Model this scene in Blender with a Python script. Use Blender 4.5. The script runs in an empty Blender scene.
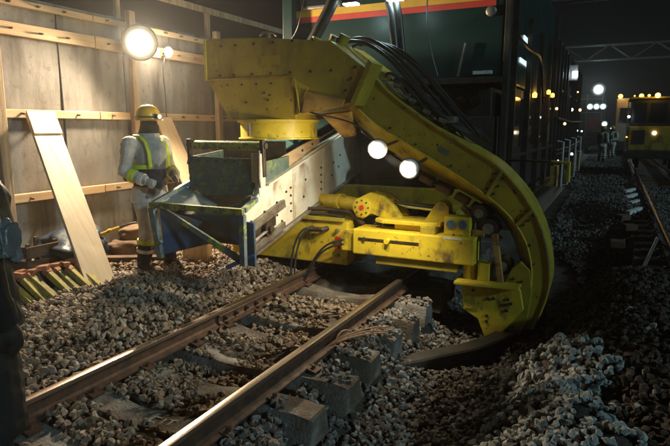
import bpy, bmesh, math, random
import numpy as np
from mathutils import Vector, Matrix, noise

random.seed(7)
rng = np.random.default_rng(11)
S = bpy.context.scene
COL = S.collection
R = math.radians

# ------------------------------------------------------------------ camera, sky, sun, exposure
cam_d = bpy.data.cameras.new('camera')
cam_d.sensor_width = 36.0
cam_d.lens = 36.0 * 560 / 670
cam_d.clip_end = 3000
cam_d.dof.use_dof = False
cam = bpy.data.objects.new('camera', cam_d)
COL.objects.link(cam)
cam.location = (2.58, 0.0, 1.82)
cam.rotation_euler = (R(90 - 9.73), 0, R(26.23))
S.camera = cam

SUN_EL, SUN_AZ = R(22), R(106)       # faint bluish night light from behind the camera, to its right
w = bpy.data.worlds.new('World')
S.world = w
w.use_nodes = True
nt = w.node_tree
sky = nt.nodes.new('ShaderNodeTexSky')
sky.sky_type = 'NISHITA'
sky.sun_disc = False
sky.sun_elevation = SUN_EL
sky.sun_rotation = SUN_AZ
nt.links.new(sky.outputs[0], nt.nodes['Background'].inputs[0])
nt.nodes['Background'].inputs[1].default_value = 0.0003

sl = bpy.data.lights.new('sun', 'SUN')
sl.energy = 0.8
sl.angle = R(4)
sl.color = (0.58, 0.92, 1.0)
sun = bpy.data.objects.new('sun', sl)
COL.objects.link(sun)
sd = Vector((math.sin(SUN_AZ) * math.cos(SUN_EL), math.cos(SUN_AZ) * math.cos(SUN_EL), math.sin(SUN_EL)))
sun.rotation_euler = sd.to_track_quat('Z', 'Y').to_euler()

S.view_settings.view_transform = 'Standard'
S.view_settings.look = 'None'
S.view_settings.exposure = 0.0
S.view_settings.gamma = 1.0
S.view_settings.use_curve_mapping = False
S.cycles.use_denoising = True
S.cycles.max_bounces = 6
S.cycles.sample_clamp_indirect = 4

# ------------------------------------------------------------------ materials
def rgba(c):
    return (c[0], c[1], c[2], 1.0)

def mat(name, base, var=None, scale=5.0, lo=.42, hi=.62, rough=.6, metal=0.0, bump=.15, bscale=60.0,
        stretch=(1, 1, 1), patch=None, pscale=3.0, plo=.55, phi=.6, pstretch=(1, 1, 1), rvar=.15, spec=.5, island=0.0, chip=None, cscale=22.0, clo=.66, chi=.69):
    m = bpy.data.materials.new(name)
    m.use_nodes = True
    t = m.node_tree
    N, L = t.nodes, t.links
    b = N['Principled BSDF']
    tc = N.new('ShaderNodeTexCoord')
    oi = N.new('ShaderNodeObjectInfo')
    off = N.new('ShaderNodeVectorMath'); off.operation = 'MULTIPLY_ADD'
    off.inputs[1].default_value = (1, 1, 1)
    sc_ = N.new('ShaderNodeVectorMath'); sc_.operation = 'SCALE'
    cmb = N.new('ShaderNodeCombineXYZ')
    for i in range(3):
        L.new(oi.outputs['Random'], cmb.inputs[i])
    L.new(cmb.outputs[0], sc_.inputs[0]); sc_.inputs['Scale'].default_value = 37.0
    L.new(tc.outputs['Object'], off.inputs[0]); L.new(sc_.outputs[0], off.inputs[2])
    def nz(scl, st, detail=6):
        mp = N.new('ShaderNodeMapping'); mp.inputs['Scale'].default_value = st
        L.new(off.outputs[0], mp.inputs[0])
        n = N.new('ShaderNodeTexNoise'); n.inputs['Scale'].default_value = scl
        n.inputs['Detail'].default_value = detail; n.inputs['Roughness'].default_value = .62
        L.new(mp.outputs[0], n.inputs['Vector'])
        return n.outputs['Fac']
    def ramp(src, a, c):
        r = N.new('ShaderNodeMapRange'); r.inputs[1].default_value = a; r.inputs[2].default_value = c
        L.new(src, r.inputs[0]); return r.outputs[0]
    def mix(f, a, c):
        x = N.new('ShaderNodeMix'); x.data_type = 'RGBA'
        L.new(f, x.inputs[0])
        for k, v in ((6, a), (7, c)):
            if isinstance(v, tuple): x.inputs[k].default_value = v
            else: L.new(v, x.inputs[k])
        return x.outputs[2]
    col = rgba(base)
    f1 = nz(scale, stretch)
    if var is not None:
        col = mix(ramp(f1, lo, hi), col, rgba(var))
    if patch is not None:
        col = mix(ramp(nz(pscale, pstretch, 8), plo, phi), col, rgba(patch))
    if chip is not None:
        col = mix(ramp(nz(cscale, (1, 1, 1), 9), clo, chi), col, rgba(chip))
    if island > 0:
        g = N.new('ShaderNodeNewGeometry')
        hv = N.new('ShaderNodeHueSaturation')
        mr = N.new('ShaderNodeMapRange'); mr.inputs[3].default_value = 1 - island; mr.inputs[4].default_value = 1 + island
        L.new(g.outputs['Random Per Island'], mr.inputs[0]); L.new(mr.outputs[0], hv.inputs['Value'])
        if isinstance(col, tuple): hv.inputs['Color'].default_value = col
        else: L.new(col, hv.inputs['Color'])
        col = hv.outputs[0]
    if isinstance(col, tuple): b.inputs['Base Color'].default_value = col
    else: L.new(col, b.inputs['Base Color'])
    b.inputs['Metallic'].default_value = metal
    b.inputs['Specular IOR Level'].default_value = spec
    rr = N.new('ShaderNodeMapRange'); rr.inputs[3].default_value = max(.02, rough - rvar); rr.inputs[4].default_value = min(1, rough + rvar)
    fb = nz(bscale, (1, 1, 1), 4)
    L.new(f1, rr.inputs[0]); L.new(rr.outputs[0], b.inputs['Roughness'])
    if bump > 0:
        bp = N.new('ShaderNodeBump'); bp.inputs['Strength'].default_value = bump; bp.inputs['Distance'].default_value = .02
        L.new(fb, bp.inputs['Height']); L.new(bp.outputs[0], b.inputs['Normal'])
    return m

def emit(name, c, s):
    m = bpy.data.materials.new(name); m.use_nodes = True
    b = m.node_tree.nodes['Principled BSDF']
    b.inputs['Base Color'].default_value = rgba((.8, .8, .8))
    b.inputs['Emission Color'].default_value = rgba(c)
    b.inputs['Emission Strength'].default_value = s
    return m

def emit_lens(name, c, s_, radius):
    """lamp glass: hot bulb in the middle, soft glow painted to fade towards the rim (object origin = lens centre)"""
    m = bpy.data.materials.new(name); m.use_nodes = True
    N, L = m.node_tree.nodes, m.node_tree.links
    b = N['Principled BSDF']; b.inputs['Base Color'].default_value = rgba((.5, .5, .48)); b.inputs['Roughness'].default_value = .3
    b.inputs['Emission Color'].default_value = rgba(c)
    tc = N.new('ShaderNodeTexCoord'); ln = N.new('ShaderNodeVectorMath'); ln.operation = 'LENGTH'
    L.new(tc.outputs['Object'], ln.inputs[0])
    mr = N.new('ShaderNodeMapRange'); mr.inputs[1].default_value = radius; mr.inputs[2].default_value = radius * .1; mr.inputs[3].default_value = .06; mr.inputs[4].default_value = 1
    L.new(ln.outputs['Value'], mr.inputs[0])
    pw = N.new('ShaderNodeMath'); pw.operation = 'POWER'; pw.inputs[1].default_value = 4.6; L.new(mr.outputs[0], pw.inputs[0])  # painted falloff softens the lamp disc like glare
    ml = N.new('ShaderNodeMath'); ml.operation = 'MULTIPLY'; ml.inputs[1].default_value = s_; L.new(pw.outputs[0], ml.inputs[0])
    L.new(ml.outputs[0], b.inputs['Emission Strength'])
    return m

def stones_mat(name, cols, rough=.85, dust=(.2, .15, .1), dlo=.45, dhi=.75, patchy=None):
    """each loose stone gets its own shade from a short colour list"""
    m = bpy.data.materials.new(name); m.use_nodes = True
    N, L = m.node_tree.nodes, m.node_tree.links
    b = N['Principled BSDF']
    g = N.new('ShaderNodeNewGeometry')
    cr = N.new('ShaderNodeValToRGB'); cr.color_ramp.interpolation = 'CONSTANT'
    el = cr.color_ramp.elements
    while len(el) < len(cols): el.new(.5)
    for i, c in enumerate(cols):
        el[i].position = i / len(cols); el[i].color = rgba(c)
    L.new(g.outputs['Random Per Island'], cr.inputs[0])
    tc = N.new('ShaderNodeTexCoord')
    n = N.new('ShaderNodeTexNoise'); n.inputs['Scale'].default_value = 45; n.inputs['Detail'].default_value = 6
    L.new(tc.outputs['Object'], n.inputs['Vector'])
    mr = N.new('ShaderNodeMapRange'); mr.inputs[1].default_value = dlo; mr.inputs[2].default_value = dhi
    L.new(n.outputs['Fac'], mr.inputs[0])
    mx = N.new('ShaderNodeMix'); mx.data_type = 'RGBA'
    L.new(mr.outputs[0], mx.inputs[0]); L.new(cr.outputs[0], mx.inputs[6]); mx.inputs[7].default_value = rgba(dust)
    out = mx.outputs[2]
    if patchy:                                   # broad soiled areas in the bed
        n2 = N.new('ShaderNodeTexNoise'); n2.inputs['Scale'].default_value = 1.3; n2.inputs['Detail'].default_value = 4
        L.new(tc.outputs['Object'], n2.inputs['Vector'])
        m2 = N.new('ShaderNodeMapRange'); m2.inputs[1].default_value = .42; m2.inputs[2].default_value = .62; m2.inputs[4].default_value = .75
        L.new(n2.outputs['Fac'], m2.inputs[0])
        mx2 = N.new('ShaderNodeMix'); mx2.data_type = 'RGBA'
        L.new(m2.outputs[0], mx2.inputs[0]); L.new(out, mx2.inputs[6]); mx2.inputs[7].default_value = rgba(patchy)
        out = mx2.outputs[2]
    L.new(out, b.inputs['Base Color'])
    b.inputs['Roughness'].default_value = rough
    b.inputs['Specular IOR Level'].default_value = .35
    bp = N.new('ShaderNodeBump'); bp.inputs['Strength'].default_value = .5; bp.inputs['Distance'].default_value = .006
    n3 = N.new('ShaderNodeTexNoise'); n3.inputs['Scale'].default_value = 160; n3.inputs['Detail'].default_value = 3
    L.new(tc.outputs['Object'], n3.inputs['Vector'])
    L.new(n3.outputs['Fac'], bp.inputs['Height']); L.new(bp.outputs[0], b.inputs['Normal'])
    return m

M = {}
M['soil'] = mat('soil', (.05, .038, .028), (.085, .07, .055), 3, rough=.95, bump=.9, bscale=35)
M['concrete'] = mat('sleeper concrete', (.25, .24, .225), (.14, .115, .095), 5, rough=.92, bump=.8, bscale=55, patch=(.11, .078, .055), pscale=3.5, plo=.42, phi=.6)
M['old_concrete'] = mat('far sleeper concrete', (.22, .21, .2), (.1, .08, .07), 5, rough=.9, bump=.3)
M['rail_rust'] = mat('rusty rail steel', (.115, .058, .036), (.055, .033, .025), 12, rough=.62, metal=.25, bump=.3, bscale=120)
M['rail_head'] = mat('worn rail head', (.42, .36, .31), (.25, .16, .11), 9, lo=.4, hi=.7, rough=.3, metal=.9, bump=.06, stretch=(1, .15, 1))
M['panel'] = mat('wall panel concrete', (.23, .212, .19), (.145, .132, .117), 2.0, lo=.4, hi=.7, rough=.8, bump=.12, bscale=40, stretch=(1, 1.0, .55),
                 patch=(.075, .06, .048), pscale=1.4, plo=.48, phi=.66, pstretch=(1, 1.6, .3), chip=(.12, .1, .085), cscale=9, clo=.56, chi=.72)
M['panel_core'] = mat('wall core', (.06, .052, .045), (.03, .026, .022), 3, rough=.95)
M['timber'] = mat('pale pine', (.56, .4, .235), (.42, .27, .14), 3, lo=.35, hi=.7, rough=.7, bump=.12, stretch=(6, .5, 9), patch=(.3, .18, .09), pscale=1.5, plo=.58, phi=.75)
M['timber_post'] = mat('weathered post timber', (.42, .3, .18), (.25, .165, .1), 3, rough=.75, bump=.15, stretch=(8, 8, .6))
M['plank'] = mat('fresh sawn plank', (.58, .46, .31), (.5, .38, .24), 2.5, lo=.4, hi=.66, rough=.65, bump=.06, stretch=(.8, 9, .6))
M['ply'] = mat('plywood', (.68, .5, .3), (.55, .37, .2), 3, rough=.65, bump=.08, stretch=(7, 7, .7))
M['old_wood'] = mat('dark old wood', (.14, .085, .05), (.07, .042, .028), 4, rough=.85, bump=.3, stretch=(1, 1, 6))
M['yellow'] = mat('machine yellow paint', (.64, .5, .03), (.52, .38, .03), 5, lo=.4, hi=.66, rough=.45, bump=.12, bscale=40, chip=(.1, .07, .045), cscale=18, clo=.64, chi=.67,
                  patch=(.12, .078, .035), pscale=4.5, plo=.56, phi=.7, pstretch=(1, 1, .6), rvar=.18)
M['yellow_dirty'] = mat('soiled machine yellow', (.42, .335, .022), (.29, .22, .022), 2.6, lo=.38, hi=.66, rough=.55, bump=.1, bscale=35,
                        patch=(.12, .085, .035), pscale=3.2, plo=.53, phi=.7, pstretch=(1, 1, .45), chip=(.07, .05, .035), cscale=16, clo=.63, chi=.66)
M['orange_rust'] = mat('rusted yellow steel', (.5, .3, .07), (.3, .15, .05), 5, rough=.7, bump=.3, patch=(.09, .05, .03), pscale=4, plo=.5, phi=.62)
M['chain_rust'] = mat('rusty chain', (.2, .11, .05), (.1, .055, .03), 6, rough=.8, bump=.4, patch=(.05, .035, .025), pscale=7, plo=.48, phi=.6)
M['hopper_paint'] = mat('dull hopper yellow', (.5, .355, .03), (.36, .245, .025), 2.6, lo=.38, hi=.66, rough=.5, bump=.12, bscale=35,
                        patch=(.12, .08, .035), pscale=2.6, plo=.52, phi=.7, pstretch=(1, 1, .4), chip=(.07, .05, .035), cscale=14, clo=.64, chi=.67)
M['peel'] = mat('peeling green paint', (.065, .105, .105), (.1, .13, .115), 5, rough=.6, bump=.25,
                patch=(.16, .22, .055), pscale=13, plo=.5, phi=.66, chip=(.05, .045, .04), cscale=30, clo=.6, chi=.64)
M['peel_yellow'] = mat('chipped lime paint', (.36, .42, .05), (.26, .3, .05), 6, rough=.6, bump=.25, patch=(.09, .11, .1), pscale=14, plo=.48, phi=.58, chip=(.06, .05, .045), cscale=30, clo=.6, chi=.64)
M['blue'] = mat('worn blue paint', (.04, .085, .19), (.06, .1, .15), 5, rough=.55, bump=.15, patch=(.07, .065, .06), pscale=5, plo=.52, phi=.62)
M['bluegrey'] = mat('blue grey paint', (.15, .2, .24), (.1, .13, .15), 5, rough=.55, bump=.15, patch=(.33, .4, .06), pscale=7, plo=.57, phi=.61)
M['white_paint'] = mat('dirty white paint', (.72, .68, .58), (.56, .49, .38), 3, lo=.42, hi=.7, rough=.45, bump=.08,
                       patch=(.24, .15, .085), pscale=3.0, plo=.56, phi=.7, pstretch=(1, 1, .6))
M['teal_strip'] = mat('teal belt lip', (.16, .36, .38), (.1, .24, .26), 6, rough=.6)
M['belt'] = mat('conveyor belt rubber', (.05, .045, .042), (.1, .085, .07), 8, rough=.85, bump=.3)
M['steel'] = mat('dark greasy steel', (.055, .045, .038), (.1, .07, .05), 8, rough=.5, metal=.6, bump=.25)
M['steel_light'] = mat('bare steel', (.42, .4, .37), (.25, .2, .16), 8, rough=.42, metal=.75, bump=.15)
M['chrome'] = mat('chromed rod', (.85, .87, .9), None, rough=.1, metal=1, bump=0, rvar=.02)
M['black'] = mat('black rubber', (.02, .02, .02), (.035, .032, .03), 9, rough=.38, bump=.1)
M['teal_body'] = mat('dark green carbody', (.007, .034, .032), (.005, .024, .023), 2.5, rough=.38, bump=.02)
M['under'] = mat('black underframe', (.022, .021, .02), (.04, .033, .028), 4, rough=.6, bump=.2)
M['stripe_red'] = mat('red stripe paint', (.6, .07, .05), (.5, .055, .045), 4, rough=.45, bump=.02)
M['stripe_yellow'] = mat('yellow stripe paint', (.7, .42, .06), (.6, .36, .05), 4, rough=.45, bump=.02)
M['red'] = mat('red cap', (.55, .04, .03), None, rough=.4, bump=0)
M['glass'] = mat('dark window glass', (.015, .02, .024), None, rough=.06, bump=0, rvar=.02)
M['label_white'] = mat('white plate', (.7, .72, .74), (.5, .5, .5), 30, rough=.5, bump=0)
M['gauge'] = mat('blue gauge glass', (.1, .17, .22), (.06, .1, .13), 6, rough=.12, bump=0)
M['suit'] = mat('grey work suit', (.5, .485, .47), (.38, .365, .35), 7, rough=.9, bump=.5, bscale=14)
M['navy'] = mat('navy cloth', (.02, .022, .032), (.035, .035, .045), 7, rough=.9, bump=.4, bscale=14)
M['dark_face'] = mat('dark face cover', (.016, .011, .01), (.01, .008, .008), 8, rough=.9, bump=.3)  # one dark colour for head and neck
M['raincoat'] = mat('dark raincoat', (.014, .016, .018), (.022, .024, .026), 5, rough=.42, bump=.35, bscale=10)
M['hivis'] = mat('lime reflective tape', (.55, .68, .03), (.45, .58, .03), 8, rough=.5, bump=.05)
M['silver'] = mat('silver reflective tape', (.62, .63, .62), (.5, .5, .5), 8, rough=.4, bump=.05)
M['helmet'] = mat('yellow helmet shell', (.62, .38, .025), (.55, .33, .03), 6, rough=.32, bump=.02)
M['glove'] = mat('grey glove', (.17, .16, .15), (.1, .1, .1), 9, rough=.9, bump=.3)
M['boot'] = mat('black boot', (.02, .018, .017), (.04, .032, .026), 7, rough=.6, bump=.2)
M['cyan_band'] = mat('blue reflective armband', (.2, .42, .5), (.1, .26, .34), 8, rough=.4, bump=.05)
M['sleeve_highlight'] = mat('grey sleeve highlight', (.2, .19, .19), (.12, .115, .12), 6, rough=.35, bump=.5, bscale=9)  # grey highlight of the dark sleeve put into a colour
M['stake'] = mat('yellow painted stake', (.33, .26, .05), (.22, .175, .045), 4, rough=.7, bump=.2, stretch=(4, 4, 1), patch=(.1, .085, .03), pscale=4, plo=.53, phi=.62)
M['stake_top'] = mat('orange stake end', (.4, .17, .08), (.26, .1, .05), 12, rough=.8, bump=.4)
M['sack'] = mat('brown sack', (.2, .125, .075), (.13, .08, .05), 6, rough=.95, bump=.5, bscale=25)
M['tarp'] = mat('blue tarpaulin', (.03, .045, .075), (.05, .065, .09), 5, rough=.4, bump=.3, bscale=9)
M['hose_yellow'] = mat('yellow hose', (.55, .38, .05), (.4, .26, .04), 9, rough=.5)
M['wire'] = mat('rusty wire', (.33, .2, .12), (.2, .11, .06), 20, rough=.7, metal=.3)
M['lamp_shell'] = mat('lamp housing', (.12, .12, .12), (.08, .08, .08), 6, rough=.5, metal=.5)
M['galv'] = mat('galvanised lattice', (.2, .2, .2), (.13, .13, .13), 6, rough=.6, metal=.5)
M['loco_yellow'] = mat('track vehicle yellow', (.4, .3, .04), (.26, .19, .03), 3, rough=.6, bump=.05, patch=(.06, .045, .03), pscale=2.5, plo=.5, phi=.66)
M['pale_body'] = mat('pale vehicle body', (.45, .42, .4), (.36, .34, .33), 3, rough=.5, bump=.03)
M['flood'] = emit('floodlight lens', (1, .86, .66), 60)
M['bulb'] = emit('bulb lens', (1, .86, .66), 28)
M['worklens'] = emit('work lamp lens', (1, .9, .72), 45)
M['cool'] = emit('cool lamp lens', (.75, .95, 1), 30)
M['cool_dim'] = emit('cool reflection', (.7, .9, 1), 1.1)  # glow that imitates bluish reflections in the cab windows
M['amber'] = emit('amber lamp', (1, .5, .06), 9)
M['amber_dim'] = emit('amber glow lamp', (1, .5, .06), 3)
M['headlamp'] = emit('headlamp lens', (.75, .9, 1), 6)
M['red_lamp'] = emit('red marker', (1, .05, .03), 4)

# ------------------------------------------------------------------ mesh helpers (all coordinates are world metres)
SHIFT = [Vector((0, 0, 0))]
OFF = {}                                     # world origin of every thing or part
def V(*a): return Vector(a)

class MB:
    def __init__(s): s.v, s.f, s.m = [], [], []
    def add(s, vs, fs, mi=0):
        k = len(s.v); s.v += [tuple(p) for p in vs]; s.f += [tuple(i + k for i in f) for f in fs]; s.m += [mi] * len(fs); return s
    def box(s, lo, hi, mi=0):
        (a, b, c), (d, e, f) = lo, hi
        return s.add([(a, b, c), (d, b, c), (d, e, c), (a, e, c), (a, b, f), (d, b, f), (d, e, f), (a, e, f)],
                     [(0, 3, 2, 1), (4, 5, 6, 7), (0, 1, 5, 4), (1, 2, 6, 5), (2, 3, 7, 6), (3, 0, 4, 7)], mi)
    def beam(s, p0, p1, w, h, up=(0, 0, 1), mi=0):
        p0, p1 = Vector(p0), Vector(p1); d = (p1 - p0).normalized()
        a = d.cross(Vector(up))
        if a.length < 1e-4: a = d.cross(Vector((1, 0, 0)))
        a.normalize(); b = a.cross(d).normalized()
        q = []
        for p in (p0, p1):
            for x, y in ((-1, -1), (1, -1), (1, 1), (-1, 1)):
                q.append(p + a * (x * w / 2) + b * (y * h / 2))
        return s.add(q, [(0, 3, 2, 1), (4, 5, 6, 7), (0, 1, 5, 4), (1, 2, 6, 5), (2, 3, 7, 6), (3, 0, 4, 7)][::1], mi)
    def prism(s, poly, d, mi=0):
        """poly: list of 3D points (planar); d: extrusion vector"""
        n = len(poly); d = Vector(d)
        q = [Vector(p) for p in poly]; q += [p + d for p in q[:n]]
        fs = [tuple(range(n))[::-1], tuple(range(n, 2 * n))] + [(i, (i + 1) % n, n + (i + 1) % n, n + i) for i in range(n)]
        return s.add(q, fs, mi)
    def tube(s, pts, r, n=8, mi=0, cap=True, flat=1.0):
        pts = [Vector(p) for p in pts]; k = len(pts)
        rs = r if isinstance(r, (list, tuple)) else [r] * k
        t0 = (pts[1] - pts[0]).normalized()
        a = t0.cross(V(0, 0, 1))
        if a.length < 1e-3: a = t0.cross(V(1, 0, 0))
        a.normalize(); q = []
        for i, p in enumerate(pts):
            t = (pts[min(i + 1, k - 1)] - pts[max(i - 1, 0)]).normalized()
            a = (a - t * a.dot(t)).normalized(); b = t.cross(a)
            for j in range(n):
                w_ = 2 * math.pi * j / n
                q.append(p + a * (math.cos(w_) * rs[i]) + b * (math.sin(w_) * rs[i] * flat))
        fs = [(i * n + j, i * n + (j + 1) % n, (i + 1) * n + (j + 1) % n, (i + 1) * n + j) for i in range(k - 1) for j in range(n)]
        if cap: fs += [tuple(range(n))[::-1], tuple(range((k - 1) * n, k * n))]
        return s.add(q, fs, mi)
    def cyl(s, p0, p1, r, n=16, mi=0, r1=None):
        return s.tube([p0, p1], [r, r if r1 is None else r1], n, mi)
    def lathe(s, c, prof, n=24, axis=(0, 0, 1), mi=0):
        ax = Vector(axis).normalized(); a = ax.cross(V(0, 0, 1))
        if a.length < 1e-3: a = V(1, 0, 0)
        a.normalize(); b = ax.cross(a); c = Vector(c); k = len(prof); q = []
        for r, h in prof:
            for j in range(n):
                t = 2 * math.pi * j / n
                q.append(c + ax * h + (a * math.cos(t) + b * math.sin(t)) * r)
        fs = [(i * n + j, i * n + (j + 1) % n, (i + 1) * n + (j + 1) % n, (i + 1) * n + j) for i in range(k - 1) for j in range(n)]
        fs += [tuple(range(n))[::-1], tuple(range((k - 1) * n, k * n))]
        return s.add(q, fs, mi)
    def ell(s, c, rad, n=10, m_=7, mi=0):
        c = Vector(c); q = []; fs = []
        for i in range(m_ + 1):
            ph = math.pi * i / m_
            for j in range(n):
                t = 2 * math.pi * j / n
                q.append((c.x + rad[0] * math.sin(ph) * math.cos(t), c.y + rad[1] * math.sin(ph) * math.sin(t), c.z - rad[2] * math.cos(ph)))
        for i in range(m_):
            for j in range(n):
                fs.append((i * n + j, i * n + (j + 1) % n, (i + 1) * n + (j + 1) % n, (i + 1) * n + j))
        return s.add(q, fs, mi)
    def build(s, name, mats, parent=None, origin=None, bevel=0.0, seg=2, smooth=False, kind=None, autos=None):
        o_ = Vector(origin) if origin is not None else (OFF[parent.name] if parent is not None else V(0, 0, 0))
        me = bpy.data.meshes.new(name)
        me.from_pydata([tuple(Vector(p) - o_ + SHIFT[0]) for p in s.v], [], s.f)
        mats = mats if isinstance(mats, (list, tuple)) else [mats]
        for m_ in mats: me.materials.append(m_ if not isinstance(m_, str) else M[m_])
        if len(mats) > 1: me.polygons.foreach_set('material_index', s.m)
        bm = bmesh.new(); bm.from_mesh(me)
        bmesh.ops.remove_doubles(bm, verts=bm.verts, dist=1e-5)
        bmesh.ops.recalc_face_normals(bm, faces=bm.faces)
        if bevel > 0:
            es = [e for e in bm.edges if len(e.link_faces) == 2 and e.calc_face_angle(0) > R(30)]
            bmesh.ops.bevel(bm, geom=es, offset=bevel, segments=seg, affect='EDGES', clamp_overlap=True, profile=.6)
        bm.to_mesh(me); bm.free()
        if smooth:
            me.polygons.foreach_set('use_smooth', [True] * len(me.polygons))
            try: me.set_sharp_from_angle(angle=R(autos or 40))
            except Exception: pass
        ob = bpy.data.objects.new(name, me); COL.objects.link(ob)
        if parent is not None:
            ob.parent = parent; ob.location = o_ - OFF[parent.name]
        else:
            ob.location = o_
        OFF[ob.name] = o_.copy()
        if kind: ob['kind'] = kind
        return ob

def tag(o, label, cat=None, group=None, kind=None):
    o['label'] = label
    if cat: o['category'] = cat
    if group: o['group'] = group
    if kind: o['kind'] = kind
    return o

def thing(name, label, cat, loc, group=None):
    o = bpy.data.objects.new(name, None); COL.objects.link(o)
    o.empty_display_size = .2; o.location = loc; OFF[o.name] = Vector(loc)
    return tag(o, label, cat, group)

def copy_tree(o, parent=None, name=None):
    c = o.copy(); COL.objects.link(c)
    if parent is not None: c.parent = parent
    for ch in list(o.children): copy_tree(ch, c)
    OFF[c.name] = OFF.get(o.name, V(0, 0, 0)).copy()
    return c

def lamp(parent, loc, power, color, radius=.05, kind='POINT', aim=None, cone=None):
    ld = bpy.data.lights.new('lamp_light', kind); ld.energy = power; ld.color = color; ld.shadow_soft_size = radius
    if kind == 'SPOT': ld.spot_size = cone or R(120); ld.spot_blend = .6
    lo = bpy.data.objects.new('lamp_light', ld); COL.objects.link(lo)
    lo.parent = parent; lo.location = Vector(loc) - OFF[parent.name]
    if aim is not None:
        lo.rotation_euler = (Vector(loc) - Vector(aim)).to_track_quat('Z', 'Y').to_euler()
    return lo

def bolt(parent, p, n, r=.014, h=.012, m_='steel', name='bolt'):
    p, n = Vector(p), Vector(n).normalized()
    return MB().cyl(p - n * .004, p + n * h, r, 6).build(name, m_, parent)

def arc(c, a0, a1, r, n, f):
    return [f(c[0] + r * math.cos(a0 + (a1 - a0) * i / n), c[1] + r * math.sin(a0 + (a1 - a0) * i / n)) for i in range(n + 1)]

def bez(p0, p1, p2, p3, n=14):
    p0, p1, p2, p3 = map(Vector, (p0, p1, p2, p3)); out = []
    for i in range(n + 1):
        t = i / n; u = 1 - t
        out.append(p0 * u**3 + p1 * 3 * u * u * t + p2 * 3 * u * t * t + p3 * t**3)
    return out

# ------------------------------------------------------------------ ground
def sst(a, b, x):
    t = np.clip((x - a) / (b - a), 0, 1); return t * t * (3 - 2 * t)

def wob(x, y):
    return (.018 * np.sin(3.1 * x + 1.7 * y) + .014 * np.sin(5.3 * y - 2.2 * x + 1) + .01 * np.sin(9.1 * x + 7.3 * y + 2)
            + .008 * np.sin(14 * x - 11 * y))

SLEEPER_Y = [.5 * i for i in range(0, 80)]
def pile(x, y):
    """height of the narrow heap of pale ballast beside the cut"""
    t = np.clip((4.72 - y) / 2.4, 0, 1)
    cx = 2.24 + .2 * t
    d = np.abs(x - cx) / (.36 + .36 * t) + .12 * np.sin(9 * y + 4 * x) + .1 * np.sin(17 * y - 13 * x)
    e = sst(4.95, 4.45, y) * sst(1.6, 2.4, y)
    return np.cos(np.clip(d, 0, 1) * np.pi / 2)**1.3 * e * .3

def gz(x, y):
    x = np.asarray(x, float); y = np.asarray(y, float)
    left = .02 + .12 * sst(-.75, -1.35, x) + .03 * sst(-2.4, -3.4, x)
    ki = np.clip(np.floor(y / .5).astype(int), 0, 40)
    lv = np.array([-.02, -.02, -.02, -.015, -.03, -.02, -.115, -.005, -.12, -.01] + [.005] * 31)[ki]
    crib = lv - .02 * np.cos(4 * x) - .3 * sst(5.0, 5.6, y) * sst(9.5, 8.5, y)
    right = -.09 - .27 * sst(.72, 1.1, x) * sst(1.2, 2.2, y)
    right = right + .13 * sst(3.85, 4.3, y) * sst(1.25, .95, x) * sst(6.2, 5.4, y)
    right = right - .12 * sst(4.6, 5.3, y) * sst(8.5, 7.5, y)
    spoil = sst(1.75, 2.75, x + .25 * np.sin(1.3 * y)) * sst(2.6, 4.6, y) * (.44 + .34 * sst(3.2, 5.0, y) * sst(8.2, 6.4, y) * sst(2.1, 3.0, x) - .42 * sst(6.8, 8.2, y) * sst(14, 11, y) * sst(3.5, 3.1, x))
    right = right + spoil + .3 * sst(2.6, 3.3, x) * sst(4.5, 2.5, y) * sst(.9, 2.2, y)
    right = right * sst(24, 10, y) - .06 * sst(10, 24, y)
    z = np.where(x < -.62, left, np.where(x < .62, crib, right))
    k = sst(-.75, -.5, x); z = left * (1 - k) + np.where(x < .62, crib, right) * k
    k2 = sst(.5, .74, x); z = np.where(x > .4, crib * (1 - k2) + right * k2, z)
    z = np.where(x > 3.2, z * (1 - sst(3.2, 3.6, x)) + (-.04) * sst(3.2, 3.6, x), z)
    return z + wob(x, y) + np.where((x > 1.4), pile(x, y), 0)

def axis(lo, hi, near, step, grow):
    a = list(np.arange(near[0], near[1] + 1e-6, step)); s_ = step
    while a[-1] < hi: s_ *= grow; a.append(a[-1] + s_)
    s_ = step
    while a[0] > lo: s_ *= grow; a.insert(0, a[0] - s_)
    return np.array(a)
gx = axis(-400, 400, (-4.2, 5.0), .06, 1.25)
gy = axis(-60, 1500, (.0, 11.0), .06, 1.2)
GX, GY = np.meshgrid(gx, gy)
GZ = gz(GX, GY) - .03
mb = MB()
nx, ny = len(gx), len(gy)
verts = np.stack([GX.ravel(), GY.ravel(), GZ.ravel()], 1)
me = bpy.data.meshes.new('ground')
idx = np.arange(nx * ny).reshape(ny, nx)
fc = np.stack([idx[:-1, :-1].ravel(), idx[:-1, 1:].ravel(), idx[1:, 1:].ravel(), idx[1:, :-1].ravel()], 1)
me.from_pydata(verts.tolist(), [], fc.tolist())
me.polygons.foreach_set('use_smooth', [True] * len(me.polygons))
me.materials.append(M['soil'])
ground = bpy.data.objects.new('ground', me); COL.objects.link(ground)
ground['kind'] = 'structure'

# ---- loose stones: real angular pieces, nobody could count them
def proto(npts, flat):
    bm = bmesh.new()
    for _ in range(npts):
        v = Vector((random.gauss(0, 1), random.gauss(0, 1), random.gauss(0, 1))).normalized()
        v *= random.uniform(.8, 1.05)
        bm.verts.new((v.x, v.y * random.uniform(.75, .9), v.z * flat))
    r = bmesh.ops.convex_hull(bm, input=bm.verts)
    bmesh.ops.delete(bm, geom=[g for g in r['geom_interior'] if isinstance(g, bmesh.types.BMVert)], context='VERTS')
    bmesh.ops.triangulate(bm, faces=bm.faces)
    bm.verts.ensure_lookup_table()
    vs = np.array([v.co[:] for v in bm.verts]); fs = np.array([[v.index for v in f.verts] for f in bm.faces]); bm.free()
    return vs, fs
PROTO = [proto(random.choice([13, 14, 15, 17]), random.uniform(.55, .85)) for _ in range(16)]

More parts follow.
